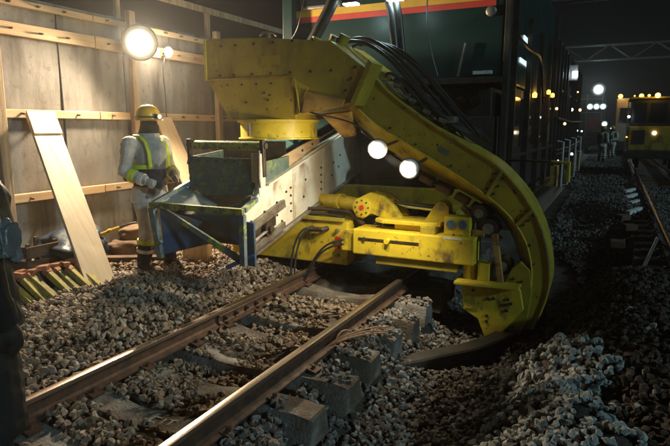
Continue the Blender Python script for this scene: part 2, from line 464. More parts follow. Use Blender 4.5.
def rotm(a, b, c):
    ca, sa, cb, sb, cc, sc_ = np.cos(a), np.sin(a), np.cos(b), np.sin(b), np.cos(c), np.sin(c)
    Rz = np.stack([np.stack([ca, -sa, 0 * a], -1), np.stack([sa, ca, 0 * a], -1), np.stack([0 * a, 0 * a, 1 + 0 * a], -1)], -2)
    Rx = np.stack([np.stack([1 + 0 * b, 0 * b, 0 * b], -1), np.stack([0 * b, cb, -sb], -1), np.stack([0 * b, sb, cb], -1)], -2)
    Ry = np.stack([np.stack([cc, 0 * c, sc_], -1), np.stack([0 * c, 1 + 0 * c, 0 * c], -1), np.stack([-sc_, 0 * c, cc], -1)], -2)
    return Rz @ Rx @ Ry

def stones(name, pos, size, material, label, cat='ballast'):
    n = len(pos)
    if n == 0: return
    pk = rng.integers(0, len(PROTO), n)
    vs_all, fs_all, base = [], [], 0
    Rm = rotm(rng.uniform(0, 6.28, n), rng.normal(0, .7, n), rng.normal(0, .7, n))
    for k, (pv, pf) in enumerate(PROTO):
        ii = np.where(pk == k)[0]
        if not len(ii): continue
        vv = np.einsum('nij,vj->nvi', Rm[ii], pv) * size[ii, None, None] + pos[ii, None, :]
        ff = pf[None] + (np.arange(len(ii)) * len(pv))[:, None, None] + base
        vs_all.append(vv.reshape(-1, 3)); fs_all.append(ff.reshape(-1, 3)); base += len(ii) * len(pv)
    vs_, fs_ = np.concatenate(vs_all), np.concatenate(fs_all)
    me = bpy.data.meshes.new(name)
    me.vertices.add(len(vs_)); me.vertices.foreach_set('co', vs_.ravel().astype(np.float32))
    me.loops.add(fs_.size); me.loops.foreach_set('vertex_index', fs_.ravel().astype(np.int32))
    me.polygons.add(len(fs_))
    me.polygons.foreach_set('loop_start', np.arange(0, fs_.size, 3, dtype=np.int32))
    me.update(calc_edges=True); me.validate(); me.shade_flat()
    me.materials.append(material)
    o = bpy.data.objects.new(name, me); COL.objects.link(o)
    tag(o, label, cat, kind='stuff')
    return o

def scatter(x0, x1, y0, y1, dens, smin, smax, cond=None, sink=.12, zadd=.022):
    n = int((x1 - x0) * (y1 - y0) * dens)
    x = rng.uniform(x0, x1, n); y = rng.uniform(y0, y1, n)
    # skip what lies far outside the camera's sector
    az = np.degrees(np.arctan2(2.58 - x, y + .6)); keep = (az < 75) & (az > -14)
    if cond is not None: keep &= cond(x, y)
    x, y = x[keep], y[keep]
    s_ = smin + (smax - smin) * rng.beta(1.7, 3.2, len(x))
    z = gz(x, y) + s_ * (.55 - sink) + zadd * rng.random(len(x))
    return np.stack([x, y, z], 1), s_

def onsleeper(x, y):
    d = np.abs(((y + .25) % .5) - .25)
    return (d < .1) & (np.abs(x) < 1.0) & (y < 30)
def nearrail(x, y): return (np.abs(np.abs(x) - .567) < .075)

G_ = [(.33, .275, .22), (.21, .16, .12), (.4, .335, .27), (.27, .195, .14), (.15, .115, .088), (.45, .385, .31), (.24, .16, .105), (.34, .25, .17), (.18, .125, .085), (.3, .28, .26)]
M['st_left'] = stones_mat('shoulder stones', G_, dust=(.26, .2, .15), patchy=(.16, .115, .08))
M['st_crib'] = stones_mat('crib stones', [(.19, .135, .095), (.27, .2, .145), (.13, .095, .07), (.32, .25, .185), (.22, .155, .11), (.18, .15, .125)], dust=(.2, .145, .1))
M['st_cut'] = stones_mat('cut bed stones', [(.16, .15, .145), (.21, .2, .195), (.12, .11, .105), (.27, .255, .24), (.15, .13, .115), (.32, .31, .29)], dust=(.1, .08, .065))
M['st_shaded'] = stones_mat('shade-painted spoil stones', [(.06, .042, .032), (.085, .06, .045), (.05, .037, .03), (.11, .085, .068), (.07, .055, .045)], dust=(.05, .036, .027))  # soiled stones, with darkness of the unlit bank put into their colours
M['st_lit'] = stones_mat('light-painted ballast stones', [(.28, .3, .295), (.36, .38, .37), (.2, .215, .21), (.42, .43, .42), (.31, .325, .32)], dust=(.24, .24, .23), dlo=.5, dhi=.85)  # bluish pool of light on the heap put into the stone colours
M['st_far'] = stones_mat('far stones', [(.15, .14, .13), (.2, .19, .175), (.11, .1, .09)], dust=(.1, .08, .07))

p1 = scatter(-3.7, -.66, -.5, 7.0, 640, .018, .054, lambda x, y: ~nearrail(x, y))
p1b = scatter(-3.7, -.66, 7.0, 12.0, 260, .024, .05, lambda x, y: ~nearrail(x, y))
p1c = scatter(-3.7, -.7, 1.2, 8.0, 12, .04, .06)
p1d = scatter(-3.7, -.66, 1.2, 6.0, 260, .008, .02, lambda x, y: ~nearrail(x, y))
stones('shoulder_ballast', np.concatenate([p1[0], p1b[0], p1c[0], p1d[0]]), np.concatenate([p1[1], p1b[1], p1c[1], p1d[1]]), M['st_left'],
       'grey and tan ballast shoulder between the near rail and the panelled wall')
p2 = scatter(-.5, .5, 1.0, 5.6, 560, .019, .055, lambda x, y: ~onsleeper(x, y) & ~nearrail(x, y))
def dustheap(x, y):
    k = np.round(y / .5)
    cov = np.select([k == 6, k == 7, k == 8, k == 5, k == 4, k >= 9], [-.9, -.1, -.6, 2.5, .2, -1.7], .3)
    return onsleeper(x, y) & (np.sin(7 * x + 3.3 * y) + np.sin(4.1 * y - 5 * x) * .9 > cov)
p2b = scatter(-.5, .5, 1.6, 5.4, 520, .014, .036, dustheap)
p2b[0][:, 2] = -.004 - .035 * (1 - (p2b[0][:, 0] / .5)**2) + p2b[1] * .5
p2c = scatter(-.5, .5, 5.6, 9, 130, .02, .04)
stones('crib_ballast', np.concatenate([p2[0], p2b[0], p2c[0]]), np.concatenate([p2[1], p2b[1], p2c[1]]), M['st_crib'],
       'brown dusty ballast lying in the cribs between the sleepers and rails')
isp = lambda x, y: pile(x, y) > .03
spo = lambda x, y: (sst(1.75, 2.75, x + .25 * np.sin(1.3 * y)) * sst(2.6, 4.6, y) > .16)
p3 = scatter(.64, 2.5, 1.4, 7.2, 640, .017, .052, lambda x, y: ~(onsleeper(x, y)) & ~isp(x, y) & ~spo(x, y))
p3e = scatter(.66, .98, 2.2, 5.8, 480, .02, .04, lambda x, y: onsleeper(x, y) & ((np.sin(9 * x + 5.1 * y) > -.5) | (y > 4.2)))
p3e[0][:, 2] = p3e[1] * .55 - .006
stones('cut_ballast', np.concatenate([p3[0], p3e[0]]), np.concatenate([p3[1], p3e[1]]), M['st_cut'],
       'dark grey ballast in the dug-out trench beside the exposed sleeper ends')
p4 = scatter(1.4, 4.2, 1.8, 10.5, 470, .022, .058, lambda x, y: spo(x, y) & ~isp(x, y) & (x < 3.35))
stones('shade_painted_spoil', p4[0], p4[1], M['st_shaded'], 'brown soiled ballast bank, shade painted into its stones, between the cut and the second track')
p5 = scatter(1.7, 3.0, 1.5, 5.0, 780, .022, .053, isp)
p5b = scatter(1.6, 3.0, 2.0, 5.2, 26, .024, .046, lambda x, y: ~isp(x, y))
stones('light_painted_ballast', np.concatenate([p5[0], p5b[0]]), np.concatenate([p5[1], p5b[1]]), M['st_lit'], 'heap of pale ballast, bluish light painted into its stones, against the brown bank')
p6 = scatter(1.5, 4.8, 10.5, 20, 150, .025, .055)
p6b = scatter(3.2, 5.0, 5, 10.5, 260, .02, .045)
p6c = scatter(1.2, 3.3, 20, 40, 50, .04, .08)
stones('track_side_ballast', np.concatenate([p6[0], p6b[0], p6c[0]]), np.concatenate([p6[1], p6b[1], p6c[1]]), M['st_far'],
       'grey ballast around the second track running into the distance')

# ------------------------------------------------------------------ rails and sleepers
def rail(name, x, y0, y1, label, inner, group=None):
    t = thing(name, label, 'rail', (x, y0, 0), group)
    h = .1535; b = .008
    prof = [(-.0635, b), (.0635, b), (.0635, b + .011), (.022, b + .027), (.0085, b + .043), (.0085, b + .103), (.03, b + .117), (.0325, b + .121),
            (.0325, b + h - .014), (.024, b + h - .001)]
    prof = prof[:8]
    left = [(-a, c) for a, c in prof[2:][::-1]]
    poly = prof + left
    MB().prism([V(x + a, y0, c) for a, c in poly], (0, y1 - y0, 0)).build('rail_body', 'rail_rust', t)
    hd = [(-.0322, b + .1212), (.0322, b + .1212), (.0325, b + h - .012), (.028, b + h - .003), (.014, b + h), (-.014, b + h), (-.028, b + h - .003), (-.0325, b + h - .012)]
    MB().prism([V(x + a, y0, c) for a, c in hd], (0, y1 - y0, 0)).build('rail_head', 'rail_head', t, smooth=True, autos=50)
    return t
r1 = rail('running_rail', -.567, -3, 62, 'rusty running rail with a bolted joint plate, beside the ballast shoulder', 1)
r2 = rail('running_rail', .567, -3, 60, 'rusty running rail with bright worn head, beside the dug-out sleeper ends', -1)
fp = MB().prism([V(-.567 + a, 3.92, c) for a, c in [(.013, .035), (.05, .03), (.048, .045), (.03, .06), (.03, .1), (.045, .112), (.04, .123), (.013, .123)]], (0, 1.0, 0)).build('joint_plate', 'rail_rust', r1)
for k in range(6):
    y = 4.0 + k * .168
    MB().cyl((-.54, y, .078), (-.508, y, .078), .019, 6).cyl((-.51, y, .078), (-.494, y, .078), .01, 8).build('nut', 'steel', fp)
MB().beam((.602, 3.55, .012), (.602, 5.1, .012), .06, .03).build('guard_strip', 'rail_rust', r2)

def make_sleeper(mn):
    t = thing('concrete_sleeper', '', 'sleeper', (0, 0, 0))
    xs = [-1.0, -.985, -.93, -.86, -.75, -.6, -.45, -.3, -.15, 0, .15, .3, .45, .6, .75, .86, .93, .985, 1.0]
    mb = MB(); rings = []
    for x in xs:
        zt = -.006 - .045 * max(0, 1 - (abs(x) / .42)**2) - (.012 if abs(x) > .9 else 0)
        wt = .105 - .012 * max(0, 1 - (x / .42)**2); wb = .15 - .02 * max(0, 1 - (x / .45)**2)
        if abs(x) == 1.0: zt -= .012; wt -= .012; wb -= .01
        J = lambda p: (p[0] + random.uniform(-.006, .006) * (abs(x) > .9), p[1] + random.uniform(-.006, .006), p[2] + random.uniform(-.007, .003))
        rings.append([J(p) for p in [(x, -wb, -.22), (x, -wt - .012, zt - .025), (x, -wt, zt), (x, wt, zt), (x, wt + .012, zt - .025), (x, wb, -.22)]])
    q = [p for r_ in rings for p in r_]; n = 6
    fs = [(i * n + j, i * n + (j + 1) % n, (i + 1) * n + (j + 1) % n, (i + 1) * n + j) for i in range(len(xs) - 1) for j in range(n)]
    fs += [tuple(range(n))[::-1], tuple(range((len(xs) - 1) * n, len(xs) * n))]
    mb.add(q, fs).build('sleeper_body', mn, t, smooth=True, autos=25)
    for sx in (-1, 1):
        for d in (-1, 1):
            x = sx * .567 + d * .095
            m_ = MB().prism([V(x - d * .045, -.05, .022), V(x + d * .04, -.05, -.004), V(x + d * .045, -.05, .014), V(x - d * .03, -.05, .034)], (0, .1, 0))
            m_.cyl((x, 0, 0), (x, 0, .05), .016, 6)
            m_.build('rail_clip', 'rail_rust', t)
    return t
sl0 = make_sleeper('concrete')
first = True
for k, y in enumerate(SLEEPER_Y):
    if y < 1.5 or y > 9: continue
    o = sl0 if first else copy_tree(sl0)
    first = False
    o.location = (random.uniform(-.03, .03), y + random.uniform(-.02, .02), 0); o.rotation_euler = (0, 0, R(random.uniform(-1.2, 1.2)))
    o['group'] = 'concrete sleepers under the worked track'
    nth = {3.0: 'first', 3.5: 'second', 4.0: 'third', 4.5: 'fourth'}.get(y)
    if nth: o['label'] = 'concrete sleeper with dug-out end, %s from the lettered sleeper towards the machine' % nth
    elif y < 2.5: o['label'] = 'concrete sleeper, %s from the lettered one on the side away from the machine' % ('first' if y == 2.0 else 'second')
    else: o['label'] = 'concrete sleeper in the dark under the yellow machine'
cit = [o for o in bpy.data.objects if o.type == 'EMPTY' and o.name.startswith('concrete_sleeper') and abs(o.location.y - 2.5) < .1][0]
cit['label'] = 'concrete sleeper with faint white painted letters between the rails'
# painted letters on that sleeper: strokes of white paint
pm = MB()
def stroke(a, b):
    zz = lambda x: -.006 - .045 * (1 - (x / .42)**2) + .0012
    pm.beam((a[0], a[1], zz(a[0])), (b[0], b[1], zz(b[0])), .012, .003)
for a, b in [((.11, .03), (.05, .03)), ((.05, .03), (.04, -.03)), ((.04, -.03), (.1, -.03))]: stroke(a, b)
for a, b in [((.145, .03), (.145, -.03)), ((.17, .03), (.24, .03)), ((.205, .03), (.205, -.03))]: stroke(a, b)
OFF[cit.name] = V(0, 0, 0)
pm.build('painted_letters', mat('white marking paint', (.6, .58, .54), (.35, .32, .28), 25, rough=.8, bump=.1), cit)

rail('side_rail', 3.43, 5, 64, 'rail of the second track with a bright head, past the brown ballast bank', -1)
rail('side_rail', 4.56, 5, 64, 'far rail of the second track under the small yellow vehicle', -1)
sl1 = make_sleeper('old_concrete'); first = True
for k in range(22):
    y = 6.5 + .6 * k
    o = sl1 if first else copy_tree(sl1); first = False
    o.location = (4.0 + random.uniform(-.05, .05), y, .0); o.rotation_euler = (0, 0, R(random.uniform(-1.5, 1.5)))
    tag(o, 'dim concrete sleeper of the second track', 'sleeper', 'sleepers of the second track')

wr = thing('loose_wire', 'loose rusty wires curled over a sleeper end beside the rail', 'wire', (.7, 4.1, .02))
for k in range(3):
    a = random.uniform(-.03, .03)
    MB().tube(bez((.62, 3.86 + .05 * k, .06), (.75, 3.9 + .06 * k + a, .13), (.78, 4.15 + .05 * k, .1 + .02 * k), (.92, 4.36 + .06 * k + a, .05), 14), .008, 6).build('wire', 'wire', wr, smooth=True)
MB().tube(bez((.62, 4.0, .05), (.6, 4.1, .16), (.7, 4.25, .1), (.78, 4.05, .02), 14), .008, 6).build('wire', 'wire', wr, smooth=True)

# ------------------------------------------------------------------ panelled wall on the left
WX = -3.75
wall = thing('retaining_wall', 'tall stained concrete panel wall with pine beams and posts', 'wall', (WX, 6, 0))
MB().box((WX - .35, -2.5, -.2), (WX - .075, 45, 3.3)).build('wall_core', 'panel_core', wall)
cols = [-2.0, -.1, 1.9, 4.16, 5.0, 6.05, 7.0, 8.0, 9.0, 10.0, 12, 14, 16, 18, 21, 24]
rows = [(-.1, .93), (.95, 1.93), (1.95, 2.87), (2.89, 3.32)]
for i in range(len(cols) - 1):
    for (a, b) in rows:
        d = random.uniform(-.012, .012); tl = random.uniform(-.01, .01)
        MB().prism([V(WX - .07 + d, cols[i] + .006, a), V(WX + d + tl, cols[i] + .006, a), V(WX + d - tl, cols[i] + .006, b), V(WX - .07 + d, cols[i] + .006, b)],
                   (0, cols[i + 1] - cols[i] - .012, 0)).build('panel', 'panel', wall, bevel=.006, seg=1)
for z, h, dpt in ((.985, .1, .06), (1.975, .1, .06), (2.93, .15, .06), (3.235, .07, .05)):
    y = -2.2
    while y < 24:
        L_ = 3.86
        bmn = MB().box((WX + .016, y, z - h / 2 + random.uniform(-.006, .006)), (WX + .016 + dpt, y + L_ - .01, z + h / 2)).build('beam', 'timber', wall, bevel=.006, seg=1)
        if y < 12:
            k = y + .2
            while k < y + L_ - .1:
                zz = z + random.uniform(-.012, .012)
                MB().cyl((WX + dpt, k, zz), (WX + dpt + .07, k + random.uniform(-.015, .015), zz - .008), .013, 6).build('peg', 'old_wood', bmn)
                k += .36 + random.uniform(-.03, .03)
        y += L_
for y in (.2, 2.15, 4.08, 6.1, 8.02, 10.0, 12.0, 14.0, 16, 18):
    MB().box((WX + .078, y - .055, -.1), (WX + .17, y + .055, 3.42 if y < 7 else 3.42)).build('post', 'timber_post', wall, bevel=.008, seg=1)
for y in (6.1, 8.1, 10.05, 12, 14):
    MB().box((WX - .16, y - .04, 3.28), (WX - .09, y + .04, 3.82)).build('rail_post', 'timber_post', wall, bevel=.006, seg=1)
MB().box((WX - .087, 4.5, 3.73), (WX - .045, 24, 3.83)).build('top_rail', 'timber_post', wall, bevel=.006, seg=1)

# floodlight and bulb on the post
fl = thing('floodlight', 'blazing floodlight clamped to a wall post', 'floodlight', (-3.38, 6.0, 2.97))
d = Vector((.74, -.6, -.3)).normalized(); c = V(-3.38, 6.0, 2.97)
sd_ = d.cross(V(0, 0, 1)).normalized(); up = sd_.cross(d)
MB().lathe(c - d * .16, [(.05, 0), (.08, .02), (.14, .08), (.232, .16), (.25, .19), (.238, .192)], 28, tuple(d)).build('housing', 'lamp_shell', fl, smooth=True)
MB().lathe(c + d * .018, [(.235, 0), (.225, .02), (.15, .05), (.04, .065)], 28, tuple(d)).build('lens', emit_lens('floodlight glass', (1, .86, .66), 90, .24), fl, origin=tuple(c + d * .05), smooth=True)
MB().beam(c - d * .06, V(WX + .15, 6.1, 2.9), .03, .03).build('bracket', 'steel', fl)
lamp(fl, c + d * .14, 1250, (1, .80, .55), .1, 'SPOT', c + d * 3 + V(.3, 0, -.6), R(174))
bl = thing('bulb_lamp', 'small bright bulb lamp with trailing cable beside the floodlight', 'lamp', (-3.6, 6.75, 2.9))
MB().ell((-3.52, 6.72, 2.93), (.06, .06, .075), 14, 10).build('bulb', 'bulb', bl, smooth=True)
MB().cyl((-3.58, 6.73, 2.9), (-3.53, 6.72, 2.92), .03, 10).beam((-3.69, 6.74, 2.86), (-3.55, 6.73, 2.91), .02, .02).build('socket', 'lamp_shell', bl)
MB().tube(bez((-3.6, 6.73, 2.87), (-3.62, 6.6, 2.6), (-3.6, 6.8, 2.3), (-3.62, 6.66, 1.5), 18), .009, 6).build('cable', 'black', bl, smooth=True)
lamp(bl, (-3.42, 6.66, 2.92), 25, (1, .8, .55), .06)

# ------------------------------------------------------------------ timber and clutter by the wall
GZL = .15
def plank(name, label, base, top, wd, L0, L1, th, mt, mat_='plank'):
    base, top = Vector(base), Vector(top); a = (top - base).normalized(); L_ = (top - base).length
    wv = Vector(wd); nrm = a.cross(wv).normalized()
    if nrm.x < 0: nrm = -nrm
    p = base + a * L_ * L0; q = base + a * L_ * L1
    mb = MB().prism([p - wv / 2 + nrm * mt, p + wv / 2 + nrm * mt, q + wv / 2 + nrm * mt, q - wv / 2 + nrm * mt], nrm * th)
    o = mb.build(name, mat_, None, origin=tuple(p), bevel=.004, seg=1)
    return tag(o, label, 'plank')
plank('leaning_plank', 'long pale plank leaning on the wall behind the yellow stakes', (-2.27, 4.12, GZL - .02), (-3.62, 4.56, 1.97), (0, .37, .0), 0, 1, .035, 0)
plank('board_offcut', 'short pale board lying over the top end of the leaning plank', (-2.27, 4.12, GZL - .02), (-3.62, 4.56, 1.97), (0, .375, 0), .86, 1.005, .02, .036)
plank('leaning_plank', 'pale plank leaning on the wall right behind the helmeted worker', (-2.35, 6.25, GZL - .02), (-3.62, 6.62, 1.95), (0, .34, 0), 0, 1, .035, 0)

pb = thing('plywood_box', 'small plywood box on the ballast under the blue frame', 'box', (-2.05, 5.45, GZL))
ang = R(28); ca, sa = math.cos(ang), math.sin(ang)
def rb(x, y, z): return V(-2.05 + x * ca - y * sa, 5.45 + x * sa + y * ca, GZL - .01 + z)
for nm, q in (('front_panel', (-.15, -.15, .15, -.135)), ('back_panel', (-.15, .135, .15, .15)), ('side_panel', (-.15, -.134, -.135, .134)), ('side_panel', (.135, -.134, .15, .134))):
    MB().prism([rb(q[0], q[1], 0), rb(q[2], q[1], 0), rb(q[2], q[3], 0), rb(q[0], q[3], 0)], (0, 0, .27)).build(nm, 'ply', pb)
MB().prism([rb(-.155, -.155, .271), rb(.155, -.155, .271), rb(.155, .155, .271), rb(-.155, .155, .271)], (0, 0, .014)).build('lid', 'ply', pb)

stk = [(-2.38, 3.40), (-2.33, 3.50), (-2.29, 3.60), (-2.26, 3.76), (-2.24, 3.86), (-2.22, 3.98), (-2.2, 4.08)]
for i, (x, y) in enumerate(stk):
    t = thing('wooden_stake', 'yellow painted stake with orange end, %s in the row from the leaning plank' % ['seventh', 'sixth', 'fifth', 'fourth', 'third', 'second', 'first'][i], 'stake', (x, y, GZL), 'yellow stakes leaning in a row')
    b_ = V(x, y, GZL - .03); tp = b_ + V(-.27 + random.uniform(-.02, .02), -.08 + random.uniform(-.015, .015), .24 + random.uniform(-.015, .03))
    q = b_.lerp(tp, .86); w_ = random.uniform(.07, .085)
    MB().beam(b_, q, w_, w_ * .8).build('shaft', 'stake', t, bevel=.005, seg=1)
    MB().beam(q + (tp - b_) * .003, tp, w_ + .006, w_ * .8 + .006).build('painted_end', 'stake_top', t, bevel=.005, seg=1)
for i in range(10):
    q_ = random.uniform(.8, 1.3)
    o = MB().prism([V(0, 0, 0), V(.1 * q_, .02, 0), V(.11 * q_, .07, .01), V(.03, .09, 0)], (.005, 0, .045)).build('wood_chunk', 'stake_top', None, origin=(0, 0, 0), bevel=.004, seg=1)
    o.location = (-2.68 + random.uniform(-.06, .06) + .012 * i, 3.28 + .075 * i, GZL + .215 + random.uniform(0, .015)); o.rotation_euler = (random.uniform(-.15, .15), random.uniform(-.15, .15), random.uniform(-.6, .6))
    tag(o, 'broken orange wood piece lying on the tops of the yellow stakes', 'wood', 'orange wood pieces over the stakes')
tb = MB()
tb.beam((-2.75, 3.2, GZL + .1), (-2.6, 4.25, GZL + .1), .2, .22).build('timber_baulk', 'old_wood', None, origin=(-2.7, 3.7, GZL), bevel=.01)
tag(bpy.data.objects['timber_baulk'], 'dark timber baulk behind the yellow stakes', 'timber')

def lump(name, c, rad, rot, material, label, cat, seed, amp=.16, group=None):
    bm = bmesh.new(); bmesh.ops.create_icosphere(bm, subdivisions=4, radius=1)
    for v in bm.verts:
        p = v.co.copy(); q = Vector([math.copysign(abs(a)**.62, a) for a in p])
        n_ = noise.noise(p * 1.7 + Vector((seed, seed * 2, 0))) * amp + noise.noise(p * 5 + Vector((seed, 0, 3))) * amp * .35
        q = q * (1 + n_); v.co = (q.x * rad[0], q.y * rad[1], q.z * rad[2])
    me = bpy.data.meshes.new(name); bm.to_mesh(me); bm.free()
    me.polygons.foreach_set('use_smooth', [True] * len(me.polygons)); me.materials.append(M[material])
    o = bpy.data.objects.new(name, me); COL.objects.link(o); o.location = c; o.rotation_euler = rot; OFF[o.name] = Vector(c)
    return tag(o, label, cat, group)
lump('sandbag', (-3.02, 5.25, .26), (.26, .16, .11), (0, 0, .5), 'sack', 'brown sack lying at the bottom of the heap behind the worker', 'sack', 1)
lump('sandbag', (-2.72, 5.42, .25), (.24, .15, .1), (0, .1, .2), 'sack', 'brown sack lying nearest the boots of the helmeted worker', 'sack', 5)
lump('sandbag', (-3.0, 5.42, .44), (.25, .16, .1), (.05, -.1, .75), 'sack', 'brown sack on top of the heap behind the worker', 'sack', 9)
lump('blue_tarp', (-3.3, 4.62, .34), (.3, .36, .22), (.3, .2, .3), 'tarp', 'dark blue tarpaulin bundle between wall and leaning plank', 'tarpaulin', 3, .3)
o = MB().beam((-2.98, 4.75, .2), (-2.3, 5.15, .2), .14, .1).build('timber_baulk', 'old_wood', None, origin=(-2.7, 4.9, .15), bevel=.008)
tag(o, 'brown timber baulk on the ground behind the worker', 'timber')
hs = thing('air_hose', 'yellow hose nozzle with black hose over the brown sacks', 'hose', (-3.0, 5.1, .5))
MB().tube([(-3.17, 4.9, .47), (-2.98, 5.08, .56)], .022, 10).cyl((-3.08, 4.985, .513), (-3.05, 5.01, .526), .032, 10).build('nozzle', 'hose_yellow', hs, smooth=True)
MB().tube(bez((-2.98, 5.08, .56), (-2.85, 5.22, .64), (-2.75, 5.5, .66), (-2.7, 5.75, .2), 16), .013, 8).build('hose', 'black', hs, smooth=True)
cr = thing('wooden_crate', 'small dark wooden crate against the wall beyond the raincoat', 'crate', (-3.45, 4.2, .15))
for z in (.2, .36):
    MB().box((-3.22, 3.98, z), (-3.2, 4.36, z + .13)).build('slat', 'old_wood', cr, bevel=.004, seg=1)
    MB().box((-3.6, 3.955, z), (-3.2, 3.978, z + .13)).build('slat', 'old_wood', cr, bevel=.004, seg=1)
for x, y in ((-3.24, 4.0), (-3.24, 4.34), (-3.58, 4.0), (-3.58, 4.34)):
    MB().box((x - .02, y - .02, .12), (x + .018, y + .02, .52)).build('corner_post', 'old_wood', cr)

# ------------------------------------------------------------------ people
def hand(mb, wrist, dirv, palm_n, side):
    """palm plus four unequal bent fingers and a thumb, curled a little"""
    d = Vector(dirv).normalized(); n_ = Vector(palm_n).normalized(); s_ = d.cross(n_).normalized() * side
    w0 = Vector(wrist)
    mb.tube([w0 - d * .02, w0 + d * .02, w0 + d * .05, w0 + d * .09], [.03, .036, .042, .036], 10)
    for k, (o_, L_) in enumerate(((-.03, .062), (-.01, .074), (.011, .07), (.03, .056))):
        p = w0 + d * .085 + s_ * o_
        p1_ = p + d * L_ * .5 + n_ * .012; p2_ = p1_ + d * L_ * .3 + n_ * .028; p3_ = p2_ + n_ * .026 + d * .002
        mb.tube([p - d * .02, p, p1_, p2_, p3_], [.011, .0115, .0105, .0098, .008], 8)
    t0 = w0 + d * .03 - s_ * .034; t1 = t0 - s_ * .024 + d * .032 + n_ * .012; t2 = t1 + d * .03 + n_ * .018 + s_ * .006
    mb.tube([w0 + d * .02 - s_ * .015, t0, t1, t2], [.016, .015, .0125, .0095], 8)

def person(name, label, loc, rotz, look, P):
    t = thing(name, label, 'person', (0, 0, 0))
    mb = MB()
    for sx in (-1, 1):
        h, k, a = P['leg'][sx]
        h, k, a = Vector(h), Vector(k), Vector(a)
        mb.tube([h + V(0, 0, .06), h, h.lerp(k, .35), h.lerp(k, .75), k, k.lerp(a, .3), k.lerp(a, .75), a], [.1, .112, .112, .096, .09, .088, .082, .075], 14)
        fw = Vector(P.get('foot', {}).get(sx, (0, -1, 0))).normalized()
        mb.tube([a + V(0, 0, .06), a + V(0, 0, -.02) - fw * .015, a + V(0, 0, -.05) - fw * .02], [.07, .066, .06], 12)
        mb.tube([a + V(0, 0, -.045) - fw * .07, a + V(0, 0, -.04), a + V(0, 0, -.05) + fw * .1, a + V(0, 0, -.062) + fw * .19, a + V(0, 0, -.066) + fw * .22], [.035, .05, .05, .04, .022], 12)
        s_, e, w_ = (Vector(q) for q in P['arm'][sx])
        mb.tube([s_ - V(sx * .06, 0, -.01), s_, s_.lerp(e, .4), e, e.lerp(w_, .4), w_], [.075, .088, .08, .073, .068, .052], 12)
        mb.ell(s_ + V(-sx * .015, 0, .012), (.1, .098, .09), 12, 8)
        hand(mb, w_, (w_ - e), P['palm'][sx], -sx)
    tz = [(.86, .17), (.93, .16), (1.04, .152), (1.15, .156), (1.28, .168), (1.4, .168), (1.48, .145), (1.53, .1), (1.57, .066)]
    ln = P.get('lean', 0.0)
    mb.tube([V(0, ln * (z - .9), z) for z, r_ in tz], [r_ for z, r_ in tz], 18, flat=1.32)
    hc = V(0, ln * .78 - .015, 1.685)
    mb.tube([V(0, ln * .65, 1.5), V(0, ln * .72 + .005, 1.6)], [.062, .058], 12)
    mb.ell(hc, (.082, .104, .12), 16, 12)
    if look.get('muffler'): mb.tube([hc + V(0, .01, -.15), hc + V(0, -.005, -.09), hc + V(0, -.012, -.02)], [.13, .11, .1], 14)
    mb.ell(hc + V(0, -.03, -.06), (.056, .068, .06), 12, 8)
    mb.tube([hc + V(0, -.085, .015), hc + V(0, -.112, -.022), hc + V(0, -.09, -.034)], [.01, .016, .012], 8)
    for sx in (-1, 1):
        mb.ell(hc + V(sx * .078, .01, -.01), (.012, .02, .032), 8, 6)
        mb.ell(hc + V(sx * .032, -.088, .012), (.017, .012, .009), 8, 6)
    mb.ell(hc + V(0, -.094, -.066), (.026, .012, .009), 8, 6)
    if look.get('collar', True): mb.tube([V(0, ln * .62, 1.48), V(0, ln * .66, 1.54), V(0, ln * .7, 1.572)], [.14, .128, .122], 14)
    if look.get('hem'): mb.tube([V(0, 0, z) for z in (look['hem'], .86, .98)], [look.get('flare', .185), .178 + .4 * (look.get('flare', .185) - .185), .16], 18, flat=1.28)
    ob = mb.build('body', look['mats'], t)
    md = ob.modifiers.new('r', 'REMESH'); md.mode = 'VOXEL'; md.voxel_size = .0085; md.use_smooth_shade = True
    ms = ob.modifiers.new('s', 'SMOOTH'); ms.factor = .5; ms.iterations = 2
    dg = bpy.context.evaluated_depsgraph_get()
    me2 = bpy.data.meshes.new_from_object(ob.evaluated_get(dg)); ob.modifiers.clear()
    ob.data = me2; me2.materials.clear()
    for m_ in look['mats']: me2.materials.append(M[m_])
    nv = len(me2.vertices); co = np.empty(nv * 3, np.float32); me2.vertices.foreach_get('co', co); co = co.reshape(-1, 3)
    # cloth folds
    no = np.empty(nv * 3, np.float32); me2.vertices.foreach_get('normal', no); no = no.reshape(-1, 3)
    body = (co[:, 2] < 1.5) & (co[:, 2] > .13)
    for sx in (-1, 1):
        body &= np.linalg.norm(co - np.array(P['arm'][sx][2]), axis=1) > .11
    fold = np.array([noise.noise(Vector((p[0] * 7, p[1] * 7, p[2] * 15 + p[0] * 9))) for p in co]) * .011
    co += no * (fold * body)[:, None]
    me2.vertices.foreach_set('co', co.ravel())
    mi = np.zeros(len(me2.polygons), np.int32)
    cen = np.empty(len(me2.polygons) * 3, np.float32); me2.polygons.foreach_get('center', cen); cen = cen.reshape(-1, 3)
    mi[cen[:, 2] > 1.595] = 1
    if look.get('muffler'): mi[(cen[:, 2] > 1.565) & (np.abs(cen[:, 0]) < .125)] = 1
    mi[cen[:, 2] < look.get('bootz', .16)] = 2
    if look.get('shinz'): mi[(cen[:, 2] < look['shinz']) & (cen[:, 2] >= .14)] = 4
    for sx in (-1, 1):
        w_ = np.array(P['arm'][sx][2]); e = np.array(P['arm'][sx][1]); dd = (w_ - e) / np.linalg.norm(w_ - e)
        rel = cen - w_
        mi[((rel @ dd) > -.01) & (np.linalg.norm(rel, axis=1) < .22)] = 3
